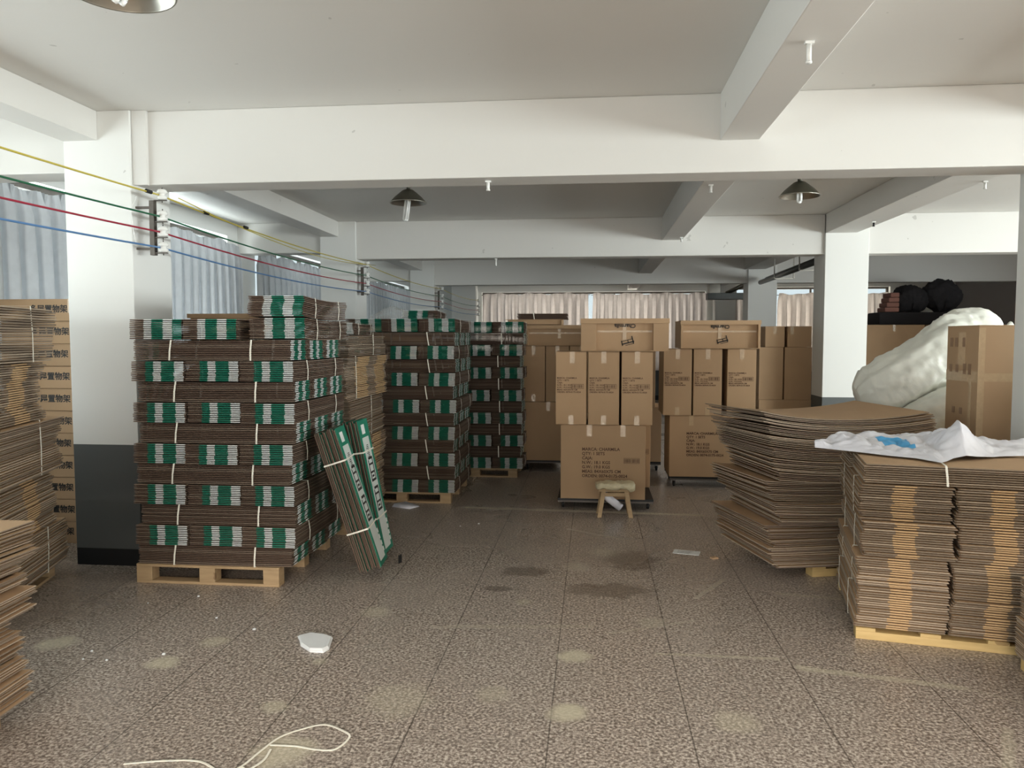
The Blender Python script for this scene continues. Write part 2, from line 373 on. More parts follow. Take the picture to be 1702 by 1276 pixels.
# ------------------------------------------------------------------ bundles of flattened cartons
def pack_mesh(n, L, W, H, zx, zy, seed, mats, jit=.004, drift=.003, bow=0.0, nx=6, thick=.56, twist=0.0, name='carton_sheets'):
    """n flat cartons tied together; zx = zones on the short ends (fractions across the width), zy = zones along the long sides"""
    rnd = random.Random(seed); p = H/n; mb = MB()
    def cuts(z, extra):
        s = {0.0, 1.0}
        for a, b, _ in z: s |= {a, b}
        for k in range(1, extra): s.add(round(k/extra, 4))
        return sorted(s)
    ys_ = cuts(zx, 2); xs_ = cuts(zy, nx)
    def zone(z, a, b):
        c = (a+b)/2
        for z0, z1, m in z:
            if z0 <= c <= z1: return m
        return 0
    # perimeter: -y side left to right, +x end, +y side, -x end
    per = [(x, 0.0) for x in xs_[:-1]]+[(1.0, y) for y in ys_[:-1]]+[(x, 1.0) for x in reversed(xs_[1:])]+[(0.0, y) for y in reversed(ys_[1:])]
    sm = [zone(zy, xs_[i], xs_[i+1]) for i in range(len(xs_)-1)]
    em = [zone(zx, ys_[i], ys_[i+1]) for i in range(len(ys_)-1)]
    fm = sm+em+sm[::-1]+em[::-1]; P = len(per); ox = oy = 0.0; an = 0.0
    for k in range(n):
        ox = ox*.9+rnd.uniform(-1, 1)*drift; oy = oy*.9+rnd.uniform(-1, 1)*drift
        jx, jy = ox+rnd.uniform(-1, 1)*jit, oy+rnd.uniform(-1, 1)*jit*.8
        a = rnd.uniform(-1, 1)*twist
        z0 = k*p; rings = []
        for inset, dz in ((.03, 0), (.003, 0), (0, thick*.5), (.003, thick), (.03, thick)):
            ring = []
            for fx, fy in per:
                x = (fx-.5)*(L-2*inset); y = (fy-.5)*(W-2*inset)
                z = z0+dz*p+bow*((2*(fx-.5))**2-.3)
                x, y = x*math.cos(a)-y*math.sin(a), x*math.sin(a)+y*math.cos(a)
                ring.append((x+jx, y+jy, z))
            rings.append(ring)
        vs = [v for r in rings for v in r]
        fs = [((r)*P+i, r*P+(i+1) % P, (r+1)*P+(i+1) % P, (r+1)*P+i) for r in range(4) for i in range(P)]
        b0 = rnd.choice((0, 0, 4)) if len(mats) > 4 else 0
        mi = [(fm[i] or b0) if r in (1, 2) else 1 for r in range(4) for i in range(P)]
        mb.add(vs, fs, mi)
        for top in ((True,) if k == n-1 else ()) + ((False,) if k == 0 else ()):
            base = rings[4] if top else rings[0]; NX, NY = len(xs_), len(ys_)
            g = []
            for fx in xs_:
                for fy in ys_:
                    i = per.index((fx, fy)) if (fx, fy) in per else None
                    if i is not None: g.append(base[i])
                    else:
                        x = (fx-.5)*(L-.06); y = (fy-.5)*(W-.06); x, y = x*math.cos(a)-y*math.sin(a), x*math.sin(a)+y*math.cos(a)
                        g.append((x+jx, y+jy, z0+(thick*p if top else 0)+bow*((2*(fx-.5))**2-.3)))
            f2 = [(i*NY+j, (i+1)*NY+j, (i+1)*NY+j+1, i*NY+j+1) for i in range(NX-1) for j in range(NY-1)]
            mb.add(g, f2 if top else [q[::-1] for q in f2], 1)
    me = bpy.data.meshes.new(name); me.from_pydata(mb.v, [], mb.f)
    for m in mats: me.materials.append(M[m])
    me.polygons.foreach_set('material_index', mb.mi); me.update(); return me
def strap_mesh(W, H, seed, slack=.006, wd=.0055):
    rnd = random.Random(seed); mb = MB(); s = .5*W+.004+slack
    pts = [(-s, .0), (-s-slack, H*.5), (-s, H+.002), (-W*.2, H+.004), (W*.2, H+.004), (s, H+.002), (s+slack, H*.5), (s, 0), (0, -.001)]
    lean = rnd.uniform(-.02, .02); n = len(pts); vs = []
    for i, (y, z) in enumerate(pts):
        x = lean*z/H
        c = Vector((0, y, z-H/2)).normalized()*.0015
        for dx in (-wd, wd):
            vs.append((x+dx, y, z)); vs.append((x+dx, y+c.y, z+c.z))
    fs = []
    for i in range(n):
        a, b = i*4, ((i+1) % n)*4
        fs += [(a+1, b+1, b+3, a+3), (a, a+2, b+2, b), (a, b, b+1, a+1), (a+2, a+3, b+3, b+2)]
    mb.add(vs, fs); me = bpy.data.meshes.new('strap'); me.from_pydata(mb.v, [], mb.f); me.materials.append(M['strap']); me.update(); return me
def bundle(me, straps, loc, rz, label, group, sx=(-.28, .28), name='carton_bundle', rot=None):
    t = thing(name, label, 'carton bundle', loc, rz, group)
    if rot is not None: t.rotation_euler = rot
    link('carton_sheets', me, t)
    for k, x in enumerate(sx):
        s = link('strap', straps[k % len(straps)], t); s.location = (x, 0, 0)
    return t
ORD = ['bottom', 'second', 'third', 'fourth', 'fifth', 'sixth', 'seventh', 'eighth', 'ninth', 'tenth', 'eleventh', 'twelfth', 'thirteenth', 'fourteenth']
def lay(k, n): return 'bottom layer' if k == 0 else ('top layer' if k == n-1 else ORD[k]+' layer up')
GM = ['edge_dk', 'card_dk', 'green', 'white', 'edge_md']
rev = lambda z: [(1-b, 1-a, m) for a, b, m in z]
ZG = [(.0, .27, 0), (.27, .42, 2), (.42, .57, 3), (.57, .82, 2), (.82, 1.0, 3)]
ZG2 = [(.0, .27, 0), (.27, .42, 3), (.42, .64, 2), (.64, .82, 3), (.82, 1.0, 2)]
ZE = [(0, .12, 0), (.12, .3, 3), (.3, .5, 2), (.5, .66, 3), (.66, .88, 2), (.88, 1, 0)]
def green_stack(x0, y0, z0, nl, H, first, who, grp, seed, missing=(), n=11, Lx=1.07, Ly=1.03):
    rnd = random.Random(seed)
    endm = [pack_mesh(n, Ly, .365, H-.003, rev(z), [], seed+i, GM, .003, .002, bow=b) for i, (z, b) in enumerate(((ZG, .002), (ZG, 0), (ZG2, .006)))]
    sidem = [pack_mesh(n, Lx, .34, H-.003, ZE, [], seed+20+i, GM, .004, .002, bow=b) for i, b in enumerate((.0, .004))]
    st = [strap_mesh(.365, H-.004, seed+i) for i in range(3)]; st2 = [strap_mesh(.34, H-.004, seed+5+i) for i in range(3)]
    for k in range(nl):
        z = z0+k*H; isend = (k % 2 == 0) == (first == 'end')
        jx = rnd.uniform(-.025, .025)
        for i in range(3):
            if (k, i) in missing: continue
            if isend:
                lb = 'green-white ended bundle, %s, %s of three, %s' % (lay(k, nl), ('left', 'middle', 'right')[i], who)
                bundle(endm[2 if k == nl-1 else rnd.randint(0, 1)], st, (x0+.185+i*.372+jx*.5, y0+Ly/2+rnd.uniform(-.012, .012), z), PI/2+rnd.uniform(-.008, .008), lb, grp)
            else:
                lb = 'plain brown sideways bundle, %s, %s row, %s' % (lay(k, nl), ('front', 'middle', 'back')[i], who)
                bundle(sidem[rnd.randint(0, 1)], st2, (x0+.03+Lx/2+jx, y0+.02+.17+i*.346, z), rnd.uniform(-.01, .01), lb, grp)
G1 = 'strapped green-striped bundles on the front pallet'
green_stack(-3.055, 4.815, .132, 12, .1372, 'side', 'front pallet stack', G1, 100, missing=((11, 2),))
# two raised bundles at the top right, turned a little
zt = .132+11*.1372
for k in range(2):
    me = pack_mesh(12, 1.03, .37, .1375, rev(ZG2 if k else ZG2), [], 140+k, GM, .005, .004, bow=.012)
    bundle(me, [strap_mesh(.37, .137, 141+k)], (-2.085-.01*k, 4.86+.515, zt+.145*k), PI/2+.05, ('upper' if k else 'lower')+' of two raised bright green striped bundles on the front pallet top right', G1)
green_stack(-2.46, 7.48, .11, 13, .1335, 'end', 'second green stack', 'green-striped bundles of the second stack', 200)
green_stack(-1.93, 8.98, .11, 13, .1335, 'end', 'third darkest green stack', 'green-striped bundles of the third stack', 300, Ly=1.0)
me = pack_mesh(8, 1.0, .36, .09, ZG, [], 250, GM, .004, .003)
bundle(me, [strap_mesh(.36, .09, 1)], (-1.80, 8.2, .11+13*.1335), PI/2+.1, 'loose thin green striped bundle laid on top of the second green stack', None)

# pallets
def pallet(loc, rz, L, W, H, label, mat='wood'):
    t = thing('wooden_pallet', label, 'pallet', loc, rz)
    bt = .018; bh = H-2*bt
    for i in range(6):
        m = MB(); y = -W/2+(W-.1)*i/5; m.box(-L/2, L/2, y, y+.1, H-bt, H); m.build('deck_board', mat, t, .002)
    for i in range(3):
        y = -W/2+(W-.09)*i/2
        m = MB(); m.box(-L/2, L/2, y, y+.09, 0, bt); m.build('bottom_board', mat, t, .002)
        for j in range(3):
            x = -L/2+(L-.11)*j/2
            m = MB(); m.box(x, x+.11, y, y+.09, bt, H-bt); m.build('block', mat, t, .003)
pallet((-2.56, 5.33, 0), .0, 1.0, 1.0, .13, 'pine pallet under the front green-striped stack')
pallet((-1.90, 8.0, 0), 0, 1.0, 1.0, .108, 'dim pallet under the second green-striped stack')
pallet((-1.38, 9.5, 0), 0, 1.0, 1.0, .108, 'dim pallet under the third, darkest green stack')

# leaning bundles with printed faces
def leaning(loc, yaw, tilt, label, seed):
    t = thing('leaning_carton_bundle', label, 'carton bundle', loc)
    l = Vector((-math.sin(tilt), 0, math.cos(tilt))); wv = Vector((0, -1, 0)); th = l.cross(wv)
    R = Matrix.Rotation(yaw, 3, 'Z') @ Matrix((l, wv, th)).transposed()
    t.rotation_euler = R.to_euler()
    L, W, H = .99, .255, .15
    me = pack_mesh(11, L, W, H, [], [], seed, ['edge_dk', 'green', 'green', 'white'], .012, .002, thick=.7)
    s = link('carton_sheets', me, t); s.location = (L/2, 0, 0)
    for x in (.28, .77):
        q = link('strap', strap_mesh(W, H, seed+1), t); q.location = (x, 0, 0)
    p = MB(); z = H+.0005
    p.box(.0, L, -W/2+.004, W/2-.004, z-.004, z, 0)
    p.box(.03, .86, -.075, .085, z, z+.0006, 1)                    # pale panel
    p.box(.885, .955, -.02, .06, z, z+.0006, 2)
    for i in range(4): p.box(.06+i*.045, .09+i*.045, -.105, -.075, z, z+.0006, 2)
    pf = p.build('printed_face', ['green', 'panel_grey', 'white'], t)
    d = MB()
    for c in (.40, .62):                                            # pictures of a folding rack
        for a, b, e, f in ((-.09, .09, -.055, -.038), (-.09, .07, .045, .062), (-.09, -.072, -.055, .062), (.072, .09, -.055, .045), (-.03, -.016, -.04, .05), (.03, .044, -.04, .05), (-.06, -.045, -.02, .03)):
            d.box(c+a, c+b, e, f, z+.0006, z+.0012)
    for i in range(9): d.box(.70+i*.012, .706+i*.012, -.02, .04-.01*(i % 3), z+.0006, z+.0012)
    d.build('printed_pictures', 'ink_dk', pf)
leaning((-1.575, 5.14, .052), .09, .31, 'front leaning bundle of green printed cartons with two white straps', 400)
leaning((-1.64, 5.50, .052), .02, .20, 'rear green printed bundle leaning behind the other leaning bundle', 410)

# brown stack between the two green stacks
BM = ['edge', 'card', 'tan', 'card_dk', 'edge_lt']
GB = 'brown bundles stacked between the green stacks'
z = .12
for i, (h, zz, dx, nn) in enumerate(((.30, [], .0, 22), (.36, [(.25, .42, 2), (.6, .85, 2)], .03, 24), (.36, [], .02, 26), (.36, [(.22, .5, 2), (.7, .95, 2)], .05, 26), (.18, [], .06, 12))):
    me = pack_mesh(nn, 1.12, .62, h-.004, [], zz, 500+i, BM, .008, .012)
    bundle(me, [strap_mesh(.62, h, 500+i, .004)], (-2.33+dx*.6, 6.70, z), PI/2+.03*((i % 3)-1), '%s bundle of plain brown cartons in stack behind the leaning bundles' % ('lowest', 'second', 'third', 'fourth', 'topmost')[i], GB, sx=(.1,) if i % 2 == 0 else (-.35,))
    z += h
me = pack_mesh(8, .9, .36, .1, rev(ZG), [], 520, GM, .005, .003, bow=.008)
bundle(me, [strap_mesh(.36, .1, 3)], (-2.24, 6.78, z), PI/2+.1, 'thin green striped bundle on top of the brown stack', None)
pallet((-2.33, 6.70, 0), 0, .6, 1.0, .118, 'dark pallet under the brown stack behind the leaning bundles')

# left stack near the frame edge
GL = 'tied brown bundles of the left stack'
ang = PI/2+math.radians(17); d = Vector((math.cos(ang), math.sin(ang), 0)); nrm = Vector((d.y, -d.x, 0))
z = .10; L = 1.25; W = .8
for i, (h, zz, off, sft, nn) in enumerate(((.30, [], 0, 0, 20), (.36, [(.62, .78, 2)], -.10, -.02, 26), (.36, [], -.05, .0, 26), (.38, [(.62, .80, 2)], -.20, -.02, 26), (.35, [], -.14, .01, 22))):
    e = Vector((-3.69, 5.0, 0))+d*off+nrm*sft; c = e-d*(L/2)-nrm*(W/2)
    me = pack_mesh(nn, L, W, h-.004, [], zz, 600+i, BM, .006, .012)
    bundle(me, [strap_mesh(W, h, 600+i, .004)], (c.x, c.y, z), ang, '%s bundle of brown flat cartons in the tall left stack before the printed boxes' % ('lowest', 'second', 'middle', 'fourth', 'topmost')[i], GL, sx=(.28, ) if i % 2 == 0 else ())
    z += h
pallet((-3.9, 4.3, 0), ang, 1.1, .7, .098, 'pallet under the tall left stack of brown bundles')
GN = 'rough brown bundles at the near left edge'
z = .12
for i in range(6):
    nn = 10+(i % 3)*2; h = nn*.0105
    me = pack_mesh(nn, .9, .7, h-.004, [], [(.3, .6, 2)] if i in (2, 5) else [], 650+i, BM, .012, .02, twist=.015)
    bundle(me, [strap_mesh(.7, h, 650+i)], (-2.86+(.05, .0, .03, .05, .01, .06, .09)[i], 2.62, z), .08-.03*(i % 3), '%s rough-edged bundle in the low near stack cut off by the left edge' % ('lowest', 'second', 'third', 'fourth', 'fifth', 'topmost')[i], GN, sx=(-.2,))
    z += h
pallet((-2.88, 2.62, 0), .05, .8, .6, .118, 'pallet under the low near stack at the left edge')

# right front stack
GJ = 'strapped brown bundles of the right front pallet'
a = math.radians(-11.5); u = Vector((math.cos(a), math.sin(a), 0)); v = Vector((-math.sin(a), math.cos(a), 0)); O = Vector((1.452, 4.335, 0))
LJ = .94
for col in range(3):
    z = .065
    for i in range(4):
        h = .2; me = pack_mesh(15, LJ, .455, h-.002, [(.0, .02, 3), (.36, .60, 2)] if True else [], [], 700+col*10+i, BM, .006, .009)
        c = O+u*(.23+col*.465+(-.012, .005, .012, .004)[i])+v*(LJ/2+(0, .004, -.004, 0)[i])
        bundle(me, [strap_mesh(.455, h, 700+i, .003)], (c.x, c.y, z), a-PI/2, '%s brown bundle with tan centre fold in the %s column of the right front pallet' % (('lowest', 'second', 'third', 'upper')[i], ('left', 'middle', 'right')[col]), GJ, sx=(-.22, .26))
        z += h
me = pack_mesh(9, 1.36, .50, .108, [], [], 740, BM, .006, .004)
c = O+u*.70+v*.26; bundle(me, [strap_mesh(.50, .108, 741)], (c.x, c.y, .866), a, 'long brown bundle lying across the top front of the right front pallet', None, sx=(-.27,), name='carton_bundle')
me = pack_mesh(7, 1.34, .40, .085, [], [], 745, BM, .008, .006)
c = O+u*.67+v*.73; bundle(me, [strap_mesh(.40, .085, 741)], (c.x, c.y, .866), a+.02, 'long brown bundle across the top back of the right front pallet, half under plastic', None, sx=(-.5,))
def skid(loc, rz, L, W, H, label):
    t = thing('wooden_skid', label, 'pallet', loc, rz)
    for y in (-W/2, W/2-.09):
        m = MB(); m.box(-L/2, L/2, y, y+.09, 0, H-.018); m.build('runner', 'wood_y', t, .003)
    for i in range(5):
        x = -L/2+(L-.1)*i/4; m = MB(); m.box(x, x+.1, -W/2, W/2, H-.018, H); m.build('deck_board', 'wood_y', t, .002)
c = O+u*.69+v*.46; skid((c.x, c.y, 0), a, 1.38, .94, .063, 'yellow pine skid under the right front stack')
GK = 'brown bundles cut off by the right edge'
z = .07
for i in range(2):
    me = pack_mesh(18, .98, .6, .2-.002, [(0, 1, 0)], [(.0, .06, 2)], 760+i, BM, .003, .003)
    bundle(me, [strap_mesh(.6, .2, 3)], (2.36+.012*i, 3.50, z), PI/2-.12, '%s of two brown bundles at the right frame edge' % ('lower', 'upper')[i], GK, sx=(-.3,)); z += .2
skid((2.36, 3.5, 0), PI/2-.12, .95, .56, .068, 'skid under the two brown bundles at the right frame edge')

# loose flattened cartons in the bent stack, right of centre
def loose_sheet(seed, L, W, th, curl):
    rnd = random.Random(seed); nx, ny = 14, 5; mb = MB(); top = []; bot = []
    for i in range(nx+1):
        for j in range(ny+1):
            fx, fy = i/nx-.5, j/ny-.5
            z = curl*(abs(fx*2)**2.2)*(1.0 if fx < 0 else .75)-curl*.12+curl*.25*fy*(fx*2)
            top.append((fx*L, fy*W, z+th)); bot.append((fx*L, fy*W, z))
    N = (nx+1)*(ny+1); idx = lambda i, j: i*(ny+1)+j
    fs = [(idx(i, j), idx(i+1, j), idx(i+1, j+1), idx(i, j+1)) for i in range(nx) for j in range(ny)]
    fb = [tuple(q+N for q in f[::-1]) for f in fs]; per = [idx(i, 0) for i in range(nx)]+[idx(nx, j) for j in range(ny)]+[idx(i, ny) for i in range(nx, 0, -1)]+[idx(0, j) for j in range(ny, 0, -1)]
    P = len(per); sd = [(per[k]+N, per[(k+1) % P]+N, per[(k+1) % P], per[k]) for k in range(P)]
    mb.add(top+bot, fs+fb+sd, [1]*len(fs)+[1]*len(fb)+[0]*len(sd))
    me = bpy.data.meshes.new('flattened_carton'); me.from_pydata(mb.v, [], mb.f)
    for m in (('edge', 'edge_lt', 'edge_md')[seed % 3], 'card'): me.materials.append(M[m])
    me.polygons.foreach_set('material_index', mb.mi); me.update(); return me
rnd = random.Random(77); NS = 84; p = .0121
variants = {}
am = math.radians(14)
cb = Vector((1.80, 5.90, 0))
grp_off = [(-.02, .0, .01), (-.06, .03, .05), (.03, -.02, -.02), (-.07, .02, .04), (.02, -.03, -.04), (-.05, .01, .03), (-.10, .03, .06)]
names = ['lowest', 'second', 'third', 'fourth', 'fifth', 'sixth', 'topmost']
z = .075
for k in range(NS):
    g = min(6, k//12); fan = (k-g*12)
    curl = .005+.06*(k/NS)**1.6
    ck = round(curl/.006)
    if ck not in variants: variants[ck] = [loose_sheet(800+ck*3+q, 1.30+.01*q, .84, p*.55, ck*.006) for q in range(3)]
    ox, oy, rr = grp_off[g]; ox += -.005*fan+rnd.uniform(-.018, .018); oy += rnd.uniform(-.008, .008)
    o = link('flattened_carton', variants[ck][rnd.randint(0, 2)])
    o.location = (cb.x+ox, cb.y+oy, z+k*p+.12*ck*.006); o.rotation_euler = (0, 0, am+rr+rnd.uniform(-.02, .02))
    if k == NS-1: tag(o, 'broad brown flattened carton lying uncovered on top of the bent loose stack', 'flattened carton')
    else: tag(o, 'loose brown flattened carton in the %s dozen of the bent stack behind the plastic-topped pallet' % names[g], 'flattened carton', 'loose cartons in the %s dozen of the bent stack' % names[g])
skid((1.86, 5.92, 0), am, .9, .8, .073, 'short wooden skid under the bent stack of loose cartons')

# ------------------------------------------------------------------ boxes
def box_flaps(mb, x0, x1, y0, y1, z1):
    ym = (y0+y1)/2
    mb.box(x0, x1, y0, ym-.002, z1-.006, z1, 0); mb.box(x0, x1, ym+.002, y1, z1-.006, z1, 0)
def carton(name, x0, x1, y0, y1, z0, z1, label, group=None, rz=0.0, tapes=(), texts=None, mat='card', cat='box', bcode=None, tsize=.03):
    cx, cy = (x0+x1)/2, (y0+y1)/2; W, D, H = x1-x0, y1-y0, z1-z0
    t = thing(name, label, cat, (cx, cy, z0), rz, group)
    m = MB(); m.box(-W/2, W/2, -D/2, D/2, 0, H-.006); m.build('carton_body', mat, t, .004)
    m = MB(); box_flaps(m, -W/2, W/2, -D/2, D/2, H); m.build('top_flaps', mat, t)
    for tx, top in tapes:
        m = MB(); tz0, tz1 = (H-.11, H+.001) if top else (0, .09)
        m.box(tx-.024, tx+.024, -D/2-.0016, -D/2, tz0, tz1, 0)
        if top: m.box(tx-.024, tx+.024, -D/2, -D/2+.1, H, H+.0012, 0)
        m.build('tape', 'tape', t)
    if texts:
        tx, tz, body = texts
        text_obj('printed_text', body, tsize, 'ink', t, (tx, -D/2-.0008, tz), space=1.05)
    if bcode:
        bx, bz, bw_, bh_ = bcode; m = MB(); e = .003; yy = -D/2-.0008
        for a_, b_, c_, d_ in ((0, bw_, 0, e), (0, bw_, bh_-e, bh_), (0, e, 0, bh_), (bw_-e, bw_, 0, bh_)): m.box(bx+a_, bx+b_, yy, yy+.0006, bz+c_, bz+d_)
        rb = random.Random(int(bw_*1000)); q = .006
        while q < bw_-.01:
            ww = rb.choice((.002, .003, .005)); m.box(bx+q, bx+q+ww, yy, yy+.0006, bz+.008, bz+bh_-.008); q += ww+rb.choice((.002, .003, .006))
        m.build('printed_barcode', 'ink', t)
    return t
BIGT = 'MARCA: CHARMILA\nQTY: 1 SETS\nCAJA:\nN.W.: 18.1 KGS\nG.W.: 19.0 KGS\nMEAS: 84X60X75 CM\nORDEN: 0074-0175-0024'
SMT = 'MARCA: CHARMILA\nQTY: 1 SETS\nCAJA:\nN.W.: 18.1 KGS\nG.W.: 19.0 KGS\nMEAS: 60X30X70 CM\nORDEN: 0074-0175-0024'
def dolly(x0, x1, y0, y1, label, h=.10, name='platform_trolley'):
    t = thing(name, label, 'trolley', ((x0+x1)/2, (y0+y1)/2, 0)); W, D = x1-x0, y1-y0
    m = MB(); m.box(-W/2, W/2, -D/2, D/2, h-.022, h); m.build('platform', 'black_steel', t, .003)
    m = MB()
    for s in (-1, 1): m.box(-W/2, W/2, s*(D/2-.02)-.015, s*(D/2-.02)+.015, h-.04, h-.022); m.box(s*(W/2-.02)-.015, s*(W/2-.02)+.015, -D/2, D/2, h-.04, h-.022)
    m.build('frame', 'steel', t)
    for sx in (-1, 1):
        for sy in (-1, 1):
            m = MB(); R = Matrix.Translation((sx*(W/2-.05), sy*(D/2-.05), .032)) @ Matrix.Rotation(PI/2, 4, 'Y')
            m.lathe([(0, -.012), (.028, -.012), (.031, -.008), (.031, .008), (.028, .012), (0, .012)], seg=18, mat=R)
            w_ = m.build('caster_wheel', 'rubber', t)
            m = MB(); cx, cy = sx*(W/2-.05), sy*(D/2-.05)
            for q in (-.018, .015): m.box(cx+q, cx+q+.003, cy-.012, cy+.012, .03, h-.04)
            w_.parent = m.build('caster_fork', 'steel', t)
TB = 'three tall boxes standing in a row on the centre trolley'
dolly(-.33, .59, 7.42, 8.72, 'black wheeled trolley under the centre boxes behind the stool')
carton('cardboard_box', -.302, .508, 7.40, 8.0, .101, .818, 'big brown box behind the wooden stool, on the black trolley', tapes=((-.13, True), (.19, True)), texts=(-.20, .47, BIGT), bcode=(.20, .35, .15, .05), tsize=.041)
carton('cardboard_box', -.215, .60, 8.03, 8.63, .101, .815, 'second big box just behind the centre box on the same trolley', tapes=((-.13, True),), texts=(-.20, .47, BIGT), tsize=.041, bcode=(.33, .35, .06, .05))
nm3 = ('left', 'middle', 'right')
for i, x in enumerate((-.350, -.040, .275)):
    carton('cardboard_box', x, x+.292, 7.38, 7.98, .823, 1.522, '%s one of the three tall upright boxes above the stool' % nm3[i], TB, tapes=((.0 if i else .01, True), (.0, False)), texts=(-.135, .44, SMT), bcode=(.005, .345, .115, .045), tsize=.0215)
dolly(.86, 1.66, 8.62, 9.25, 'dim trolley under the right centre boxes beside the bent stack', .118)
carton('cardboard_box', .85, 1.66, 8.6, 9.2, .12, .80, 'big box under the right row of tall boxes, half hidden by bent stack', tapes=((-.17, True), (.19, True)), texts=(-.22, .47, BIGT), tsize=.038)
for i, x in enumerate((.776, 1.10, 1.462)):
    carton('cardboard_box', x, x+.305, 8.58, 9.18, .804, 1.532, '%s one of three tall upright boxes left of the dark boxes' % nm3[i], 'three tall boxes in the right centre row', tapes=((.0, True), (.0, False)), texts=(-.14, .46, SMT), bcode=(.01, .38, .115, .045), tsize=.0215)
# boxes laid on their side on top with recessed flap panel
def tray_box(x0, x1, y0, y1, z0, z1, label, ends=True, tape=True, logo=True, mat='card'):
    cx, cy = (x0+x1)/2, (y0+y1)/2; W, D, H = x1-x0, y1-y0, z1-z0
    t = thing('cardboard_box', label, 'box', (cx, cy, z0)); e = .006
    m = MB(); m.box(-W/2, W/2, -D/2+.05, D/2, 0, H-.004); m.build('carton_body', mat, t, .004)
    m = MB(); m.box(-W/2-.004, W/2+.004, -D/2-.02, D/2, H-.006, H+.001)
    m.box(-W/2-.004, W/2+.004, -D/2-.022, -D/2-.016, H-.045, H); m.build('top_flap', mat, t)
    m = MB(); m.box(-W/2-.003, W/2+.003, -D/2-.02, -D/2+.06, -.0005, .006)
    m.build('bottom_flap', mat, t)
    for s in (-1, 1):
        m = MB()
        if ends: xa, xb = sorted((s*W/2, s*(W/2-.145))); m.box(xa, xb, -D/2-.004, -D/2+.05, .006, H-.045)
        else: xa, xb = sorted((s*W/2, s*(W/2-.025))); m.box(xa, xb, -D/2-.01, -D/2+.05, .006, H-.04)
        m.build('end_flap', mat, t, .002)
    if tape:
        m = MB(); m.box(-W/2+(.15 if ends else .03), W/2-(.15 if ends else .03), -D/2+.047, -D/2+.05, H*.58, H*.58+.018); m.box(-.018, .018, -D/2+.0455, -D/2+.048, H*.35, H*.9); m.build('tape', 'tape', t)
    if logo:
        text_obj('printed_logo', 'Charmila', .055, 'ink_dk', t, (.105, -D/2+.0445, H-.05), (PI/2, PI, 0))
        m = MB(); T = Matrix.Translation((.03, -D/2+.0445, H*.30)) @ Matrix.Rotation(-.25, 4, 'Y')
        for a_, b_, c_, d_ in ((-.06, .06, -.02, -.008), (-.055, .05, .01, .016), (-.06, -.05, -.03, .02), (.045, .055, -.035, .04), (.0, .008, -.02, .015), (-.03, .05, -.035, -.03)): m.box(a_, b_, 0, .0008, c_, d_, 0, T)
        m.build('printed_picture', 'ink_dk', t)
tray_box(-.112, .712, 7.36, 7.95, 1.528, 1.835, 'wide box with upside-down logo on top of the centre tall boxes')
tray_box(.955, 1.80, 8.56, 9.15, 1.538, 1.842, 'wide taped box on top of the right row of tall boxes', ends=False)
# dim boxes left of centre
dolly(-.86, .0, 9.55, 10.15, 'dark trolley under the dim boxes left of the centre boxes', .13)
carton('cardboard_box', -.87, -.02, 9.5, 10.1, .132, .862, 'large dim box at the bottom left of the centre boxes', tapes=((-.1, True),))
for i, x in enumerate((-.87, -.575, -.28)):
    carton('cardboard_box', x, x+.285, 9.5, 10.1, .866, 1.556, '%s one of the dim tall boxes left of the centre group' % nm3[i], 'dim tall boxes left of centre', tapes=((.0, True), (0, False)))
tray_box(-.82, .0, 9.48, 10.06, 1.56, 1.81, 'dim wide box closed with crossed tape left of centre', ends=False, logo=False)
me = pack_mesh(5, .62, .34, .075, [], [], 780, ['edge_dk', 'edge_dk', 'tan', 'card_dk'], .01, .004)
bundle(me, [strap_mesh(.34, .075, 3)], (-.62, 9.7, 1.886), .0, 'dark flat bundle uppermost on the dim taped box', None, sx=(-.1,))
t = thing('cardboard_tray', 'shallow dark cardboard tray on the dim taped box', 'tray', (-.72, 9.75, 1.813)); m = MB()
m.box(-.33, .33, -.2, .2, 0, .006); m.box(-.33, .33, -.2, -.194, 0, .07); m.box(-.33, .33, .194, .2, 0, .07); m.box(-.33, -.324, -.2, .2, 0, .07); m.box(.324, .33, -.2, .2, 0, .07)
m.build('tray_body', 'card', t); m = MB(); m.box(-.36, .36, -.225, -.2, .062, .07); m.box(.33, .345, -.225, .2, .0, .07); m.build('tray_rim', 'card', t)
carton('cardboard_box', -1.19-.0, -.90, 10.6, 11.2, .866, 1.57, 'dim tall box in the gap right of the third green stack', tapes=((.0, True),))
carton('cardboard_box', -1.3, -.5, 10.6, 11.2, .12, .862, 'dim large box in the gap right of the third green stack')
dolly(-1.3, -.5, 10.62, 11.2, 'dim trolley in the gap right of the third green stack', .118)
# dark boxes behind the gap and at right before the pillar
dolly(.05, .85, 9.62, 10.3, 'trolley deep in the dark gap between the centre box groups', .118)
carton('cardboard_box', .05, .85, 9.6, 10.2, .12, .80, 'large dark box deep in the gap between the centre groups')
for i, x in enumerate((.06, .44)): carton('cardboard_box', x, x+.33, 9.6, 10.2, .803, 1.5, '%s dark tall box deep in the gap between the centre groups' % ('left', 'right')[i])
carton('cardboard_box', 2.31, 3.02, 11.0, 11.5, .005, .795, 'large dark box at the bottom beside the right middle pillar')
for i, (x, x2) in enumerate(((2.304, 2.628), (2.647, 3.01))): carton('cardboard_box', x, x2, 11.0, 11.5, .798, 1.526, '%s dark tall box just left of the right middle pillar' % ('left', 'right')[i])
carton('cardboard_box', 2.38, 2.64, 11.0, 11.5, 1.529, 1.815, 'small glossy dark box on top, farther from the right pillar', tapes=((.0, True),))
carton('cardboard_box', 2.68, 3.0, 11.0, 11.5, 1.529, 1.815, 'small brown box on top beside the right middle pillar', tapes=((-.1, True),))
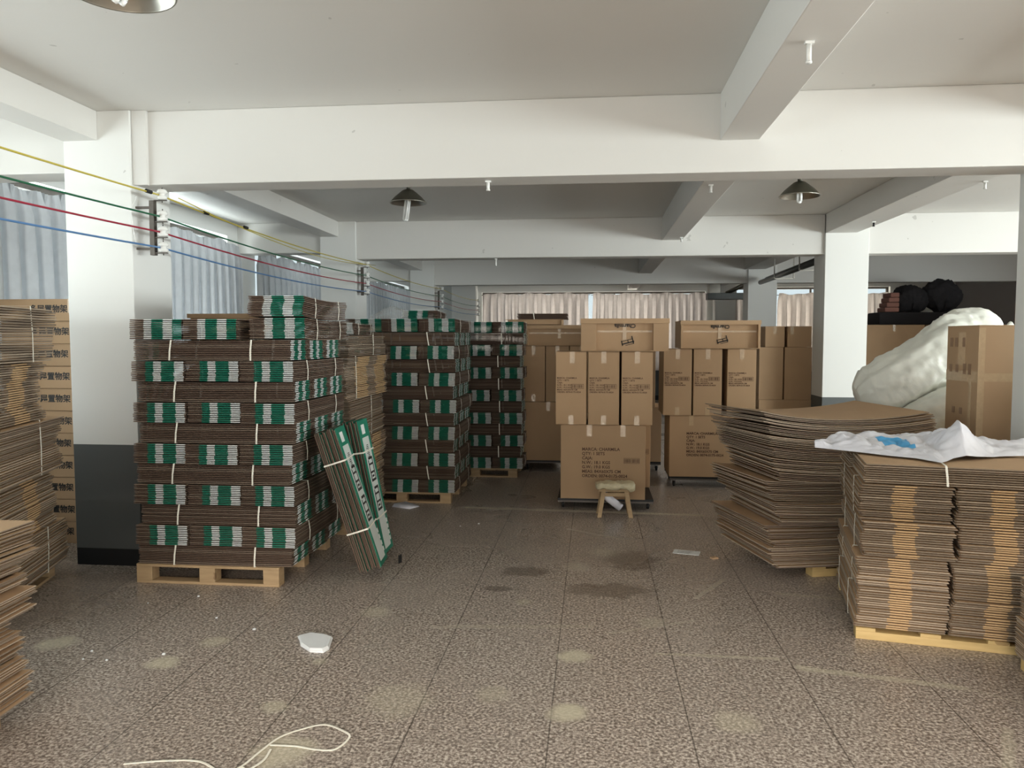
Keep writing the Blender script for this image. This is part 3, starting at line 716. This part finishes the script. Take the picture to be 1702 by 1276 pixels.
# tall taped box behind the right front stack
t = carton('cardboard_box', 2.79, 3.36, 5.92, 6.42, .0, 1.745, 'tall taped brown box standing beside the right edge pillar', tapes=((.25, False),))
m = MB(); W, D, H = .57, .5, 1.745
m.box(-W/2-.0015, -W/2, -D/2, D/2, H-.42, H-.34); m.box(-W/2-.0015, W/2, -D/2-.0015, -D/2, H-.41, H-.35)
m.box(-W/2-.0015, -W/2+.045, -D/2-.0018, -D/2, .05, H-.02); m.box(-W/2-.0018, -W/2, -.05, .06, H-.3, H-.05); m.box(-W/2-.0018, -W/2, -.16, -.12, .4, H-.4)
m.build('tape', 'tape', t)
for i, (y_, z_, h_) in enumerate(((.18, 1.62, .07), (.10, 1.62, .07), (-.02, 1.62, .07), (.18, 1.42, .06), (.08, 1.42, .06), (-.04, 1.42, .08), (-.12, 1.42, .08), (.12, 1.1, .05), (.0, 1.1, .05), (.1, .95, .04), (-.02, .72, .18), (.08, .72, .18))):
    m = MB(); m.box(-W/2-.003, -W/2-.002, y_-.03, y_+.015, z_-h_/2, z_+h_/2); m.build('printed_mark', 'ink' if h_ > .1 else 'faint_ink', t)
m = MB(); m.box(.12, .20, -D/2-.0012, -D/2, H-.62, H-.48); m.build('shipping_label', 'card_dk', t)
# printed boxes of the left aisle
for k in range(11):
    t = carton('cardboard_box', -4.72+.008*(k % 2), -3.76+.006*((k*3) % 4), 5.72, 6.2, k*.1785, (k+1)*.1785-.003, '%s long box printed with Chinese characters left of the near pillar' % (ORD[k].capitalize()+' up' if 0 < k < 10 else ('lowest' if k == 0 else 'topmost')), 'long boxes printed with Chinese characters', tapes=((.12, True),) if k == 10 else ())
    text_obj('printed_text', '多层置物架', .065, 'ink_dk', t, (-.23, -.2412, .075))
# plain cartons along the right, out of view, put in to block window light
for k in range(7):
    for j in range(2):
        carton('cardboard_box', 4.3, 5.2, -2.0+k*1.2, -.83+k*1.2, j*.725, j*.725+.722, '%s box, place %s from the front, of the unseen long row right of the pillar' % (('lower', 'upper')[j], ('one', 'two', 'three', 'four', 'five', 'six', 'seven')[k]), 'unseen plain boxes in the long row at right')
for k in range(2):  # unseen pile, added to shade the far boxes from the right window
    for j in range(3):
        carton('cardboard_box', 6.35, 7.5, 10.6+k*.92, 11.5+k*.92, j*.725, j*.725+.722, '%s box of the %s unseen shading pile far right past the pillars' % (('lowest', 'middle', 'topmost')[j], ('near', 'far')[k]), 'unseen shading boxes piled far right')
# open box behind the front green stack
carton('cardboard_box', -3.25, -2.70, 6.15, 6.7, .0, .90, 'lower brown box hidden behind the front green stack')
carton('cardboard_box', -3.25, -2.70, 6.15, 6.7, .903, 1.62, 'upper brown box hidden behind the front green stack')
t = thing('cardboard_tray', 'shallow open brown tray showing above the front green stack', 'tray', (-2.99, 6.2, 1.624)); m = MB()
m.box(-.28, .28, -.2, .4, 0, .006); m.box(-.28, -.274, -.2, .4, 0, .22); m.box(.274, .28, -.2, .4, 0, .22); m.box(-.28, .28, .394, .4, 0, .22); m.box(-.28, .28, -.2, -.194, 0, .17)
m.build('tray_body', 'card', t); m = MB(); m.box(-.3, .3, -.22, -.2, .19, .225); m.build('tray_rim', 'card', t)
# brown stack and film heap behind
z = 0
for i in range(4):
    carton('cardboard_box', -2.78, -2.02, 8.95, 9.6, z, z+.455, '%s plain box hidden behind the second green stack' % ('lowest', 'second', 'third', 'topmost')[i], 'plain boxes behind the second green stack'); z += .458
# far boxes at right
for i, (x, z, hh) in enumerate(((4.7, 0, .95), (5.75, 0, .95), (4.7, .953, .93), (5.75, .953, .93), (6.85, 0, .95), (6.85, .953, .93))):
    carton('cardboard_box', x, x+1.0, 14.0, 14.8, z, z+hh, '%s far brown box %s seen behind the right middle pillar' % (('left', 'middle', 'left', 'middle', 'right', 'right')[i], 'on the floor' if z == 0 else 'in the upper row'), tapes=((0, True),))

# ------------------------------------------------------------------ stool and roll
t = thing('wooden_stool', 'small wooden stool with padded plastic-wrapped seat before the centre box', 'stool', (.21, 7.16, 0), .05)
m = MB(); m.box(-.155, .155, -.07, .07, .235, .262); m.build('seat_board', 'wood', t, .003)
m = MB(); vs = []; nu, nv = 22, 16
for i in range(nu+1):
    x = -.175+.36*i/nu
    for j in range(nv):
        an = 2*PI*j/nv; ry, rz_ = .095, .034
        sq = lambda c: math.copysign(abs(c)**.5, c)
        endf = (1-abs(2*i/nu-1)**6)**.5*.35+.65
        q = noise.noise(Vector((x*22, math.cos(an)*2, math.sin(an)*2)))*.014
        if abs(x+.10) < .012 or abs(x-.05) < .012: q -= .008
        vs.append((x, sq(math.cos(an))*(ry*endf+q), .285+sq(math.sin(an))*(rz_*endf+q)-(.02 if x > .13 and math.sin(an) < 0 else 0)))
fs = [(i*nv+j, i*nv+(j+1) % nv, (i+1)*nv+(j+1) % nv, (i+1)*nv+j) for i in range(nu) for j in range(nv)]+[tuple(range(nv))[::-1], tuple(nu*nv+j for j in range(nv))]
m.add(vs, fs, 0, True); M['wrap'] = simple('creased_cream_wrap', sr(214, 202, 168), .35, var=.25, scale=30, bump=.6); m.build('padded_seat_cover', 'wrap', t)
for sx in (-1, 1):
    for sy in (-1, 1):
        m = MB(); a0 = Vector((sx*.105, sy*.045, .24)); a1 = Vector((sx*.145, sy*.085, 0)); vs = []
        for c_, hw in ((a1, .019), (a0, .021)):
            for dx, dy in ((-1, -1), (1, -1), (1, 1), (-1, 1)): vs.append((c_.x+dx*hw, c_.y+dy*hw*.8, c_.z))
        m.add(vs, [(3,2,1,0),(4,5,6,7),(0,1,5,4),(1,2,6,5),(2,3,7,6),(3,0,4,7)]); m.build('leg', 'wood', t, .002)
for s in (-1, 1):
    m = MB(); m.box(-.12, .12, s*.055-.01, s*.055+.01, .19, .225); m.build('stretcher', 'wood', t, .002)
for s in (-1, 1):
    m = MB(); m.box(s*.118-.009, s*.118+.009, -.06, .06, .12, .145); m.build('side_rail', 'wood', t, .002)
m = MB(); m.tube([(.11, 7.145, .205), (.165, 7.15, .155), (.27, 7.155, .075)], .036, 16); tag(m.build('white_roll', 'white_film'), 'white film roll slanting down between the stool legs', 'roll')

# ------------------------------------------------------------------ plastic things
def sausage(name, pts, rad, label, cat, mat, seed, seg=56, sub=20, amp=.035, flat=.85, neck=True, group=None):
    P = [Vector(p) for p in pts]; n = len(P); cen = []; rr = []
    for i in range(n-1):
        p0, p1, p2, p3 = P[max(i-1, 0)], P[i], P[i+1], P[min(i+2, n-1)]
        for k in range(sub):
            s = k/sub; cen.append(.5*((2*p1)+(p2-p0)*s+(2*p0-5*p1+4*p2-p3)*s*s+(3*p1-p0-3*p2+p3)*s**3)); rr.append(rad[i]*(1-s)+rad[i+1]*s)
    cen.append(P[-1]); rr.append(rad[-1]); N = len(cen); vs = []
    for i, c in enumerate(cen):
        d_ = (cen[min(i+1, N-1)]-cen[max(i-1, 0)]).normalized(); a_ = Vector((0, -1, 0)); a_ = (a_-d_*a_.dot(d_)).normalized(); b_ = d_.cross(a_)
        for k in range(seg):
            tt = 2*PI*k/seg; q = c+a_*math.cos(tt)+b_*math.sin(tt)
            f = 1+amp*4*noise.noise(q*2.3+Vector((seed, 0, 0)))+amp*3*abs(noise.noise(q*6+Vector((0, seed, 0))))-amp*2.2*abs(noise.noise(Vector((q.x*9+q.z*7, q.y*5, q.z*16))))+amp*1.2*noise.noise(q*23)
            vs.append(c+(a_*math.cos(tt)*flat+b_*math.sin(tt))*rr[i]*f)
    m = MB(); fs = [(i*seg+k, i*seg+(k+1) % seg, (i+1)*seg+(k+1) % seg, (i+1)*seg+k) for i in range(N-1) for k in range(seg)]+[tuple(range(seg))[::-1], tuple((N-1)*seg+k for k in range(seg))]
    m.add(vs, fs, 0, True)
    t = thing(name, label, cat, P[0], 0, group); inv = Matrix.Translation(P[0]).inverted()
    o = m.build('bag_film', mat, t); o.matrix_parent_inverse = inv
    if neck:
        e = P[-1]; d_ = (P[-1]-P[-2]).normalized(); m = MB(); m.tube([e-d_*.03, e+d_*.03, e+d_*.05, e+d_*.09], [.05, .012, .014, .045], 10)
        o = m.build('tied_neck', mat, t); o.matrix_parent_inverse = inv
    return t
GBG = 'milky plastic sacks piled behind the bent stack'
sausage('plastic_sack', [(2.33, 7.08, 1.13), (2.44, 7.08, 1.17), (2.62, 7.08, 1.24), (2.90, 7.1, 1.42), (3.18, 7.12, 1.64), (3.42, 7.13, 1.72), (3.54, 7.14, 1.74)], [.09, .215, .255, .25, .24, .19, .05], 'big milky plastic sack slanting up against the right middle pillar', 'sack', 'plastic_bag', 3, group=None)
sausage('plastic_sack', [(2.48, 6.9, .72), (2.58, 6.9, .76), (2.9, 6.9, .92), (3.2, 6.92, 1.10), (3.40, 6.92, 1.16)], [.10, .21, .24, .22, .08], 'milky plastic sack directly beneath the big slanting one', 'sack', 'plastic_bag', 8)
sausage('plastic_sack', [(2.42, 7.0, .25), (2.5, 7.0, .25), (2.9, 7.0, .26), (3.4, 7.05, .26), (3.5, 7.05, .26)], [.10, .22, .24, .22, .08], 'milky plastic sack lowest in the pile behind the bent stack', 'sack', 'plastic_bag', 12)
sausage('plastic_sack', [(2.75, 7.72, .30), (2.85, 7.72, .32), (3.3, 7.72, .5), (3.6, 7.75, .62), (3.72, 7.75, .64)], [.10, .24, .30, .27, .1], 'milky plastic sack at the back of the pile of sacks', 'sack', 'plastic_bag', 15)
# clear film heap on the far left
sausage('film_heap', [(-2.72, 9.2, 1.87), (-2.62, 9.2, 1.88), (-2.42, 9.2, 1.93), (-2.2, 9.2, 1.88), (-2.05, 9.2, 1.86)], [.03, .07, .10, .07, .02], 'crumpled film heap on boxes below the far left curtain', 'plastic film', 'film', 21, amp=.06, neck=False)
# crumpled white bag with the blue label on the right front stack
front = [(1.36, 4.86), (1.55, 4.70), (1.69, 4.555), (1.80, 4.48), (1.87, 4.33), (1.98, 4.44), (2.123, 4.50), (2.3, 4.60), (2.56, 4.66)]
back = [(1.36, 4.88), (1.52, 5.12), (1.66, 5.20), (1.80, 5.22), (2.0, 5.22), (2.15, 5.18), (2.3, 5.10), (2.45, 4.98), (2.6, 4.86)]
def interp(a, s):
    s *= len(a)-1; i = min(int(s), len(a)-2); f = s-i; return (a[i][0]*(1-f)+a[i+1][0]*f, a[i][1]*(1-f)+a[i+1][1]*f)
m = MB(); nu, nv = 130, 44; vs = []
for i in range(nu+1):
    s = i/nu; f, b = interp(front, s), interp(back, s)
    for j in range(nv+1):
        t_ = j/nv; x = f[0]*(1-t_)+b[0]*t_; y = f[1]*(1-t_)+b[1]*t_
        edge = min(1, 4*t_, 4*(1-t_)+.2)
        pk = max(0, 1-abs(s-.70)/.15)**1.2*math.exp(-((t_-.40)/.28)**2)*.15
        rg = .03*math.exp(-((t_-.75)/.2)**2)*min(1, 5*s)
        nz = .034*abs(noise.noise(Vector((x*9, y*9, 0))))+.020*abs(noise.noise(Vector((x*22+y*9, y*19, 3))))+.03*abs(noise.noise(Vector((x*3.5, y*4, 7))))
        vs.append((x, y, .981+.02*edge+nz*edge+pk+rg))
fs = [(i*(nv+1)+j, (i+1)*(nv+1)+j, (i+1)*(nv+1)+j+1, i*(nv+1)+j+1) for i in range(nu) for j in range(nv)]
li = [1 if (.31 < (k//nv)/nu < .46 and .34 < (k % nv)/nv < .60) else 0 for k in range(len(fs))]
m.add(vs, fs, li, True)
tag(m.build('plastic_bag', ['white_film', 'blue']), 'crumpled white plastic bag with blue label on the right front stack', 'plastic bag')
# dark cloth pile on the far right boxes
sausage('cloth_bundle', [(5.32, 14.4, 2.22), (5.40, 14.4, 2.25), (5.58, 14.4, 2.33), (5.78, 14.4, 2.26), (5.86, 14.4, 2.22)], [.09, .19, .26, .20, .1], 'left black cloth bundle heaped on the far right boxes', 'cloth bundle', 'cloth_dk', 30, amp=.05, neck=False)
sausage('cloth_bundle', [(5.90, 14.45, 2.24), (5.96, 14.45, 2.30), (6.14, 14.45, 2.38), (6.32, 14.45, 2.28), (6.40, 14.45, 2.22)], [.1, .24, .31, .24, .1], 'right, taller black cloth bundle heaped on the far right boxes', 'cloth bundle', 'cloth_dk', 33, amp=.05, neck=False)
t = thing('cloth_bale', 'long black wrapped bale under the cloth bundles at far right', 'bale', (5.7, 14.4, 1.886)); m = MB(); m.box(-.72, .68, -.3, .3, 0, .22); m.build('bale_body', 'cloth_dk', t, .03)
for i in range(4):
    m = MB(); m.box(5.08+.03*i, 5.32, 14.12, 14.5, 2.11+i*.085, 2.19+i*.085); tag(m.build('folded_cloth', 'cloth_pk', None, .018), '%s dull pink folded cloth left of the black cloth bundles' % ('lowest', 'second', 'third', 'topmost')[i], 'cloth', 'folded pink cloths')

# ------------------------------------------------------------------ lamps
def lamp(x, y, zr, R, bulb, label, lean=0.0):
    t = thing('pendant_lamp', label, 'lamp', (x, y, zr)); k = R/.185; h = .125*k
    prof = [(R, 0), (R*.93, .018*k), (R*.75, .055*k), (R*.5, .095*k), (R*.30, h), (R*.22, h+.006)]
    m = MB(); m.lathe(prof, seg=40); m.lathe([(0, h+.006), (R*.22, h+.006)], seg=40); sh = m.build('shade', 'alu_out', t)
    m = MB(); m.lathe([(r-.004, z-.002) for r, z in prof][::-1], seg=40); m.lathe([(R*.22, h), (0, h)], seg=20); m.build('shade_lining', 'alu', sh)
    m = MB(); m.tube([(R*math.cos(a_*PI/20), R*math.sin(a_*PI/20), 0) for a_ in range(41)], .005, 6, cap=False); m.build('rim', 'alu', sh)
    m = MB(); m.tube([(0, 0, h), (0, 0, ZC-zr)], .02*k, 12); m.lathe([(.0, ZC-zr-.02), (.05, ZC-zr-.02), (.05, ZC-zr)], seg=20); m.build('stem', 'alu_out', t)
    m = MB(); m.tube([(0, 0, h-.01), (0, 0, h-.07)], .024, 14); bs = m.build('bulb_socket', 'porcelain', t)
    b = MB(); zt_ = h-.06
    for q in range(4):
        a_ = q*PI/2+.4; dx, dy = .021*math.cos(a_), .021*math.sin(a_)
        b.tube([(dx, dy, zt_), (dx+lean, dy, -bulb)], .0105, 8)
    for q in (0, 2):
        a_, c_ = q*PI/2+.4, (q+1)*PI/2+.4
        b.tube([(.021*math.cos(a_)+lean, .021*math.sin(a_), -bulb), (.010*(math.cos(a_)+math.cos(c_))+lean, .010*(math.sin(a_)+math.sin(c_)), -bulb-.012), (.021*math.cos(c_)+lean, .021*math.sin(c_), -bulb)], .0105, 8)
    b.build('bulb', 'tube_glass', bs)
lamp(-1.87, 7.75, 3.02, .185, .165, 'aluminium bell lamp hanging left of centre past the first beam', -.03)
lamp(1.97, 7.75, 3.015, .19, .05, 'aluminium bell lamp hanging right of centre past the first beam')
lamp(-1.84, 2.90, 3.0, .205, .035, 'near aluminium bell lamp cut off by the top edge at left')

# ceiling fittings: short sockets and pipe stubs
def fitting(x, y, zt_, label, h=.06, mat='porcelain', bracket=True):
    t = thing('ceiling_socket', label, 'socket', (x, y, zt_)); m = MB()
    m.tube([(0, 0, -.012), (0, 0, -h)], .011, 10); m.tube([(0, 0, -h), (0, 0, -h-.008)], .014, 10); m.build('socket_body', mat, t)
    m = MB(); m.box(-.02, .02, -.012, .012, -.012, 0); m.build('mounting_plate', 'porcelain', t, .002)
fitting(-.725, 5.34, ZB, 'small white socket under the first beam, left of centre')
fitting(.93, 3.55, 2.94, 'taped white conduit end under the near lengthwise beam', .085)
fitting(.98, 6.70, 2.94, 'small socket under the lengthwise beam just past the first beam')
fitting(1.12, 10.1, 2.94, 'small socket at the far end of the centre lengthwise beam', .05)
fitting(3.23, 9.4, 3.0, 'small dark socket above the right middle pillar', .05, 'rubber')
fitting(3.35, 7.1, 3.0, 'small white socket at the upper right under the beam')
fitting(-1.32, 10.5, ZB, 'small white socket under the second beam, left of centre', .09)
fitting(2.6, 6.9, ZC, 'grey socket on the ceiling right of the right bell lamp', .08)

# ------------------------------------------------------------------ wires on insulator brackets
WZ = (2.665, 2.515, 2.405, 2.295)
def brk(y, x, label):
    t = thing('insulator_bracket', label, 'bracket', (x, y, 2.24)); 
    m = MB(); m.box(-.045, -.010, -.02, .02, 0, .385); m.box(-.20, -.045, -.015, .015, .33, .345); m.box(-.20, -.045, -.015, .015, .04, .055); m.build('steel_bar', 'steel', t, .002)
    for k, z_ in enumerate(WZ):
        z_ -= 2.24
        m = MB(); m.box(-.012, .075, -.012, .012, z_-.042, z_-.036); m.tube([(.045, 0, z_-.055), (.045, 0, z_+.05)], .004, 6); ar = m.build('arm', 'steel', t)
        m = MB(); m.lathe([(0, -.034), (.026, -.034), (.034, -.024), (.034, -.014), (.020, -.006), (.020, .006), (.036, .012), (.036, .02), (.028, .036), (0, .040)], (.045, 0, z_), 20); m.build('insulator', 'porcelain', ar)
BX = -3.09
for y_, bx_, lb in ((0.25, BX, 'insulator bracket on the pillar beside the camera'), (Y1+.06, BX, 'near insulator bracket with four white insulators on the near left pillar'), (Y2+.06, -3.14, 'insulator bracket on the second left pillar'), (Y3+.06, -3.13, 'insulator bracket on the third left pillar'), (Y4-.3, BX, 'far insulator bracket beside the back wall curtain')): brk(y_, bx_, lb)
for (nm, z_) in zip(('yellow', 'green', 'red', 'blue'), WZ):
    pts = []
    yy = [.25, Y1+.06, Y2+.06, Y3+.06, Y4-.3]; xx = [BX, BX, -3.14, -3.13, BX]; ii = 0
    for a_, b_ in zip(yy[:-1], yy[1:]):
        for q in range(12): s = q/12; pts.append((xx[ii]+(xx[ii+1]-xx[ii])*s+.022, a_+(b_-a_)*s, z_-.05*4*s*(1-s)*(.6 if a_ < 1 else 1)))
        ii += 1
    pts.append((BX+.022, yy[-1], z_)); pts = [(BX+.022, -4.4, z_)]+pts
    m = MB(); m.tube(pts, .0065, 8); tag(m.build('overhead_wire', 'wire_'+nm), '%s overhead wire running along the left pillars' % nm, 'wire')
m = MB(); m.tube([(BX+.05, Y1+.27, 2.68)]+[(BX+.05+.1*math.sin(PI*q/10)*.3, Y1+.27+(Y2-Y1)*q/10, 2.67-.12*math.sin(PI*q/10)-.0*q) for q in range(1, 11)], .004, 6)
tag(m.build('slack_wire', 'wire_yellow'), 'thin slack wire drooping beside the yellow wire in the second bay', 'wire')
for k, (q, z_) in enumerate(((Y1-.1, 2.665), (Y1+.7, 2.645), (Y1+1.4, 2.63))):
    m = MB(); m.tube([(BX+.022, q, z_), (BX+.03, q+.05, z_-.002)], .014, 8); tag(m.build('wire_clamp', 'rubber'), '%s black clamp on the yellow wire near the first bracket' % ('first', 'second', 'third')[k], 'clamp')
m = MB(); m.tube([(BX-.10, Y1-.02, 2.64), (BX-.13, Y1-.04, 2.55), (BX-.12, Y1-.03, 2.40), (BX-.11, Y1-.02, 2.30)], .004, 6); tag(m.build('hanging_wire', 'porcelain'), 'thin white wire hanging down beside the near insulator bracket', 'wire')

# ------------------------------------------------------------------ pipes and ducts at the back
for k, (x_, z_) in enumerate(((3.72, 2.78), (3.60, 2.72))):
    m = MB(); m.tube([(x_-.5*1.0, 11.2, z_), (x_-.4, 15.3, z_)], .045, 14)
    t = tag(m.build('ceiling_pipe', 'pipe'), '%s dark pipe running back past the right middle pillar' % ('upper', 'lower')[k], 'pipe')
for y_ in (12.0, 13.6):
    m = MB(); m.box(3.07, 3.40, y_, y_+.03, 2.66, 2.672); m.box(3.39, 3.402, y_, y_+.03, 2.66, ZC); m.box(3.07, 3.082, y_, y_+.03, 2.66, ZC)
    tag(m.build('pipe_hanger', 'alu'), '%s hanger strap holding the dark pipes' % ('near', 'far')[y_ > 13], 'hanger')
t = thing('air_duct', 'grey metal duct dropping from the ceiling before the back curtain', 'duct', (2.8, 18.5, 2.5)); m = MB()
m.box(-.12, .14, -.15, .15, .18, ZC-2.51); m.build('vertical_duct', 'alu', t, .01); m = MB(); m.box(-.15, .95, -.16, .16, .05, .20); m.build('horizontal_duct', 'pipe', t, .01)
m = MB(); m.tube([(.3, 0, .2), (.9, -.4, .5)], .05, 10); m.build('brace_pipe', 'alu', t)

# ------------------------------------------------------------------ things on the floor
m = MB(); pts = [(-1.60, 4.0), (-1.55, 4.05), (-1.46, 4.03), (-1.41, 4.0), (-1.385, 3.87), (-1.40, 3.83), (-1.47, 3.83), (-1.55, 3.90)]; n_ = len(pts); rb = random.Random(5)
vs = []; cx, cy = -1.485, 3.93
for s, z_ in ((1, 0), (1.03, .012), (.92, .022)):
    for x, y in pts:
        vs.append((cx+(x-cx)*s+rb.uniform(-.004, .004), cy+(y-cy)*s+rb.uniform(-.004, .004), z_))
fs = [(r*n_+i, r*n_+(i+1) % n_, (r+1)*n_+(i+1) % n_, (r+1)*n_+i) for r in range(2) for i in range(n_)]+[tuple(range(n_)), tuple(2*n_+i for i in range(n_))[::-1]]
fs = [f[::-1] for f in fs]; m.add(vs, fs); tag(m.build('foam_scrap', 'foam'), 'white broken piece of foam lying on the floor left of centre', 'foam scrap')
t = thing('paper_slip', 'small white printed paper lying on the floor before the bent stack', 'paper', (.73, 5.96, 0), -.25); m = MB(); m.box(-.10, .10, -.055, .055, .0003, .002); m.build('paper_sheet', 'white', t)
m = MB()
for i in range(4): m.box(-.07, .02+.01*i, -.035+i*.02, -.031+i*.02, .002, .0024)
m.build('printed_lines', 'ink_dk', t)
m = MB(); m.box(-.025, .025, -.02, .02, 0, .012); o = m.build('wood_chip', 'card', None, .002); o.location = (.916, 5.815, 0); o.rotation_euler = (0, 0, .5); tag(o, 'tiny cardboard scrap on the floor right of the white paper', 'scrap')
m = MB(); m.box(-.003, .003, -.02, .02, 0, .06); o = m.build('black_offcut', 'rubber', None, .001); o.location = (-1.40, 5.46, 0); o.rotation_euler = (0, 0, -.3); tag(o, 'small black offcut standing by the foot of the leaning bundle', 'offcut')
def floor_band(pts, label, name='strap_offcut', r=.0045):
    P = [Vector(p) for p in pts]; n = len(P); out = []
    for i in range(n-1):
        p0, p1, p2, p3 = P[max(i-1, 0)], P[i], P[i+1], P[min(i+2, n-1)]
        for k in range(8):
            s = k/8; out.append(.5*((2*p1)+(p2-p0)*s+(2*p0-5*p1+4*p2-p3)*s*s+(3*p1-p0-3*p2+p3)*s**3))
    out.append(P[-1]); vs = []; N = len(out)
    for i, c in enumerate(out):
        d_ = (out[min(i+1, N-1)]-out[max(i-1, 0)]); s_ = Vector((-d_.y, d_.x, 0)).normalized()*r
        for o_, z_ in ((-1, 0), (1, 0), (1, .002), (-1, .002)): vs.append((c.x+s_.x*o_, c.y+s_.y*o_, c.z+z_))
    fs = [(i*4+k, i*4+(k+1) % 4, (i+1)*4+(k+1) % 4, (i+1)*4+k) for i in range(N-1) for k in range(4)]+[(3, 2, 1, 0), ((N-1)*4, (N-1)*4+1, (N-1)*4+2, (N-1)*4+3)]
    m = MB(); m.add(vs, fs); return tag(m.build(name, 'strap'), label, 'strap')
floor_band([(-1.80, 2.72, .001), (-1.66, 2.755, .002), (-1.52, 2.765, .003), (-1.40, 2.71, .001), (-1.34, 2.74, .003), (-1.31, 2.86, .003), (-1.28, 2.97, .002), (-1.22, 3.04, .002), (-1.13, 3.09, .004), (-1.03, 3.04, .008), (-.99, 3.0, .004), (-1.02, 2.91, .001), (-1.10, 2.90, .001), (-1.18, 2.915, .001), (-1.29, 2.905, .006)], 'long cream plastic strap looped on the floor at the bottom left')
floor_band([(-1.335, 2.74, .007), (-1.30, 2.73, .004), (-1.27, 2.80, .003), (-1.275, 2.88, .003)], 'short piece of cream strap beside the loop on the floor')
floor_band([(.19, 2.74, .001), (.22, 2.79, .001), (.215, 2.74, .001)], 'tiny cream twist on the floor at the bottom centre')
rb = random.Random(9)
for k, (x, y) in enumerate(((-2.62, 3.72), (-2.47, 3.62), (-2.60, 3.62), (-2.22, 3.72), (-2.75, 4.45), (-2.2, 4.25), (-1.9, 4.1), (-1.15, 6.6), (-1.0, 6.7), (-2.5, 4.6))):
    m = MB(); r_ = rb.uniform(.006, .012); m.lathe([(0, r_*.9), (r_*.7, r_*.7), (r_, r_*.2), (r_*.8, 0), (0, 0)], (x, y, 0), 6)
    tag(m.build('foam_crumb', 'foam'), 'white foam crumb on the floor left of centre', 'crumb', 'foam crumbs on the floor')
m = MB(); m.add([(-1.95, 7.30, .0), (-1.75, 7.22, .0), (-1.68, 7.34, .0), (-1.85, 7.42, 0), (-1.93, 7.32, .03), (-1.77, 7.25, .02), (-1.70, 7.35, .012), (-1.84, 7.40, .035)], [(3,2,1,0),(4,5,6,7),(0,1,5,4),(1,2,6,5),(2,3,7,6),(3,0,4,7)], 0, True)
tag(m.build('film_scrap', 'white_film'), 'scrap of clear film on the floor beside the brown stack', 'plastic film')
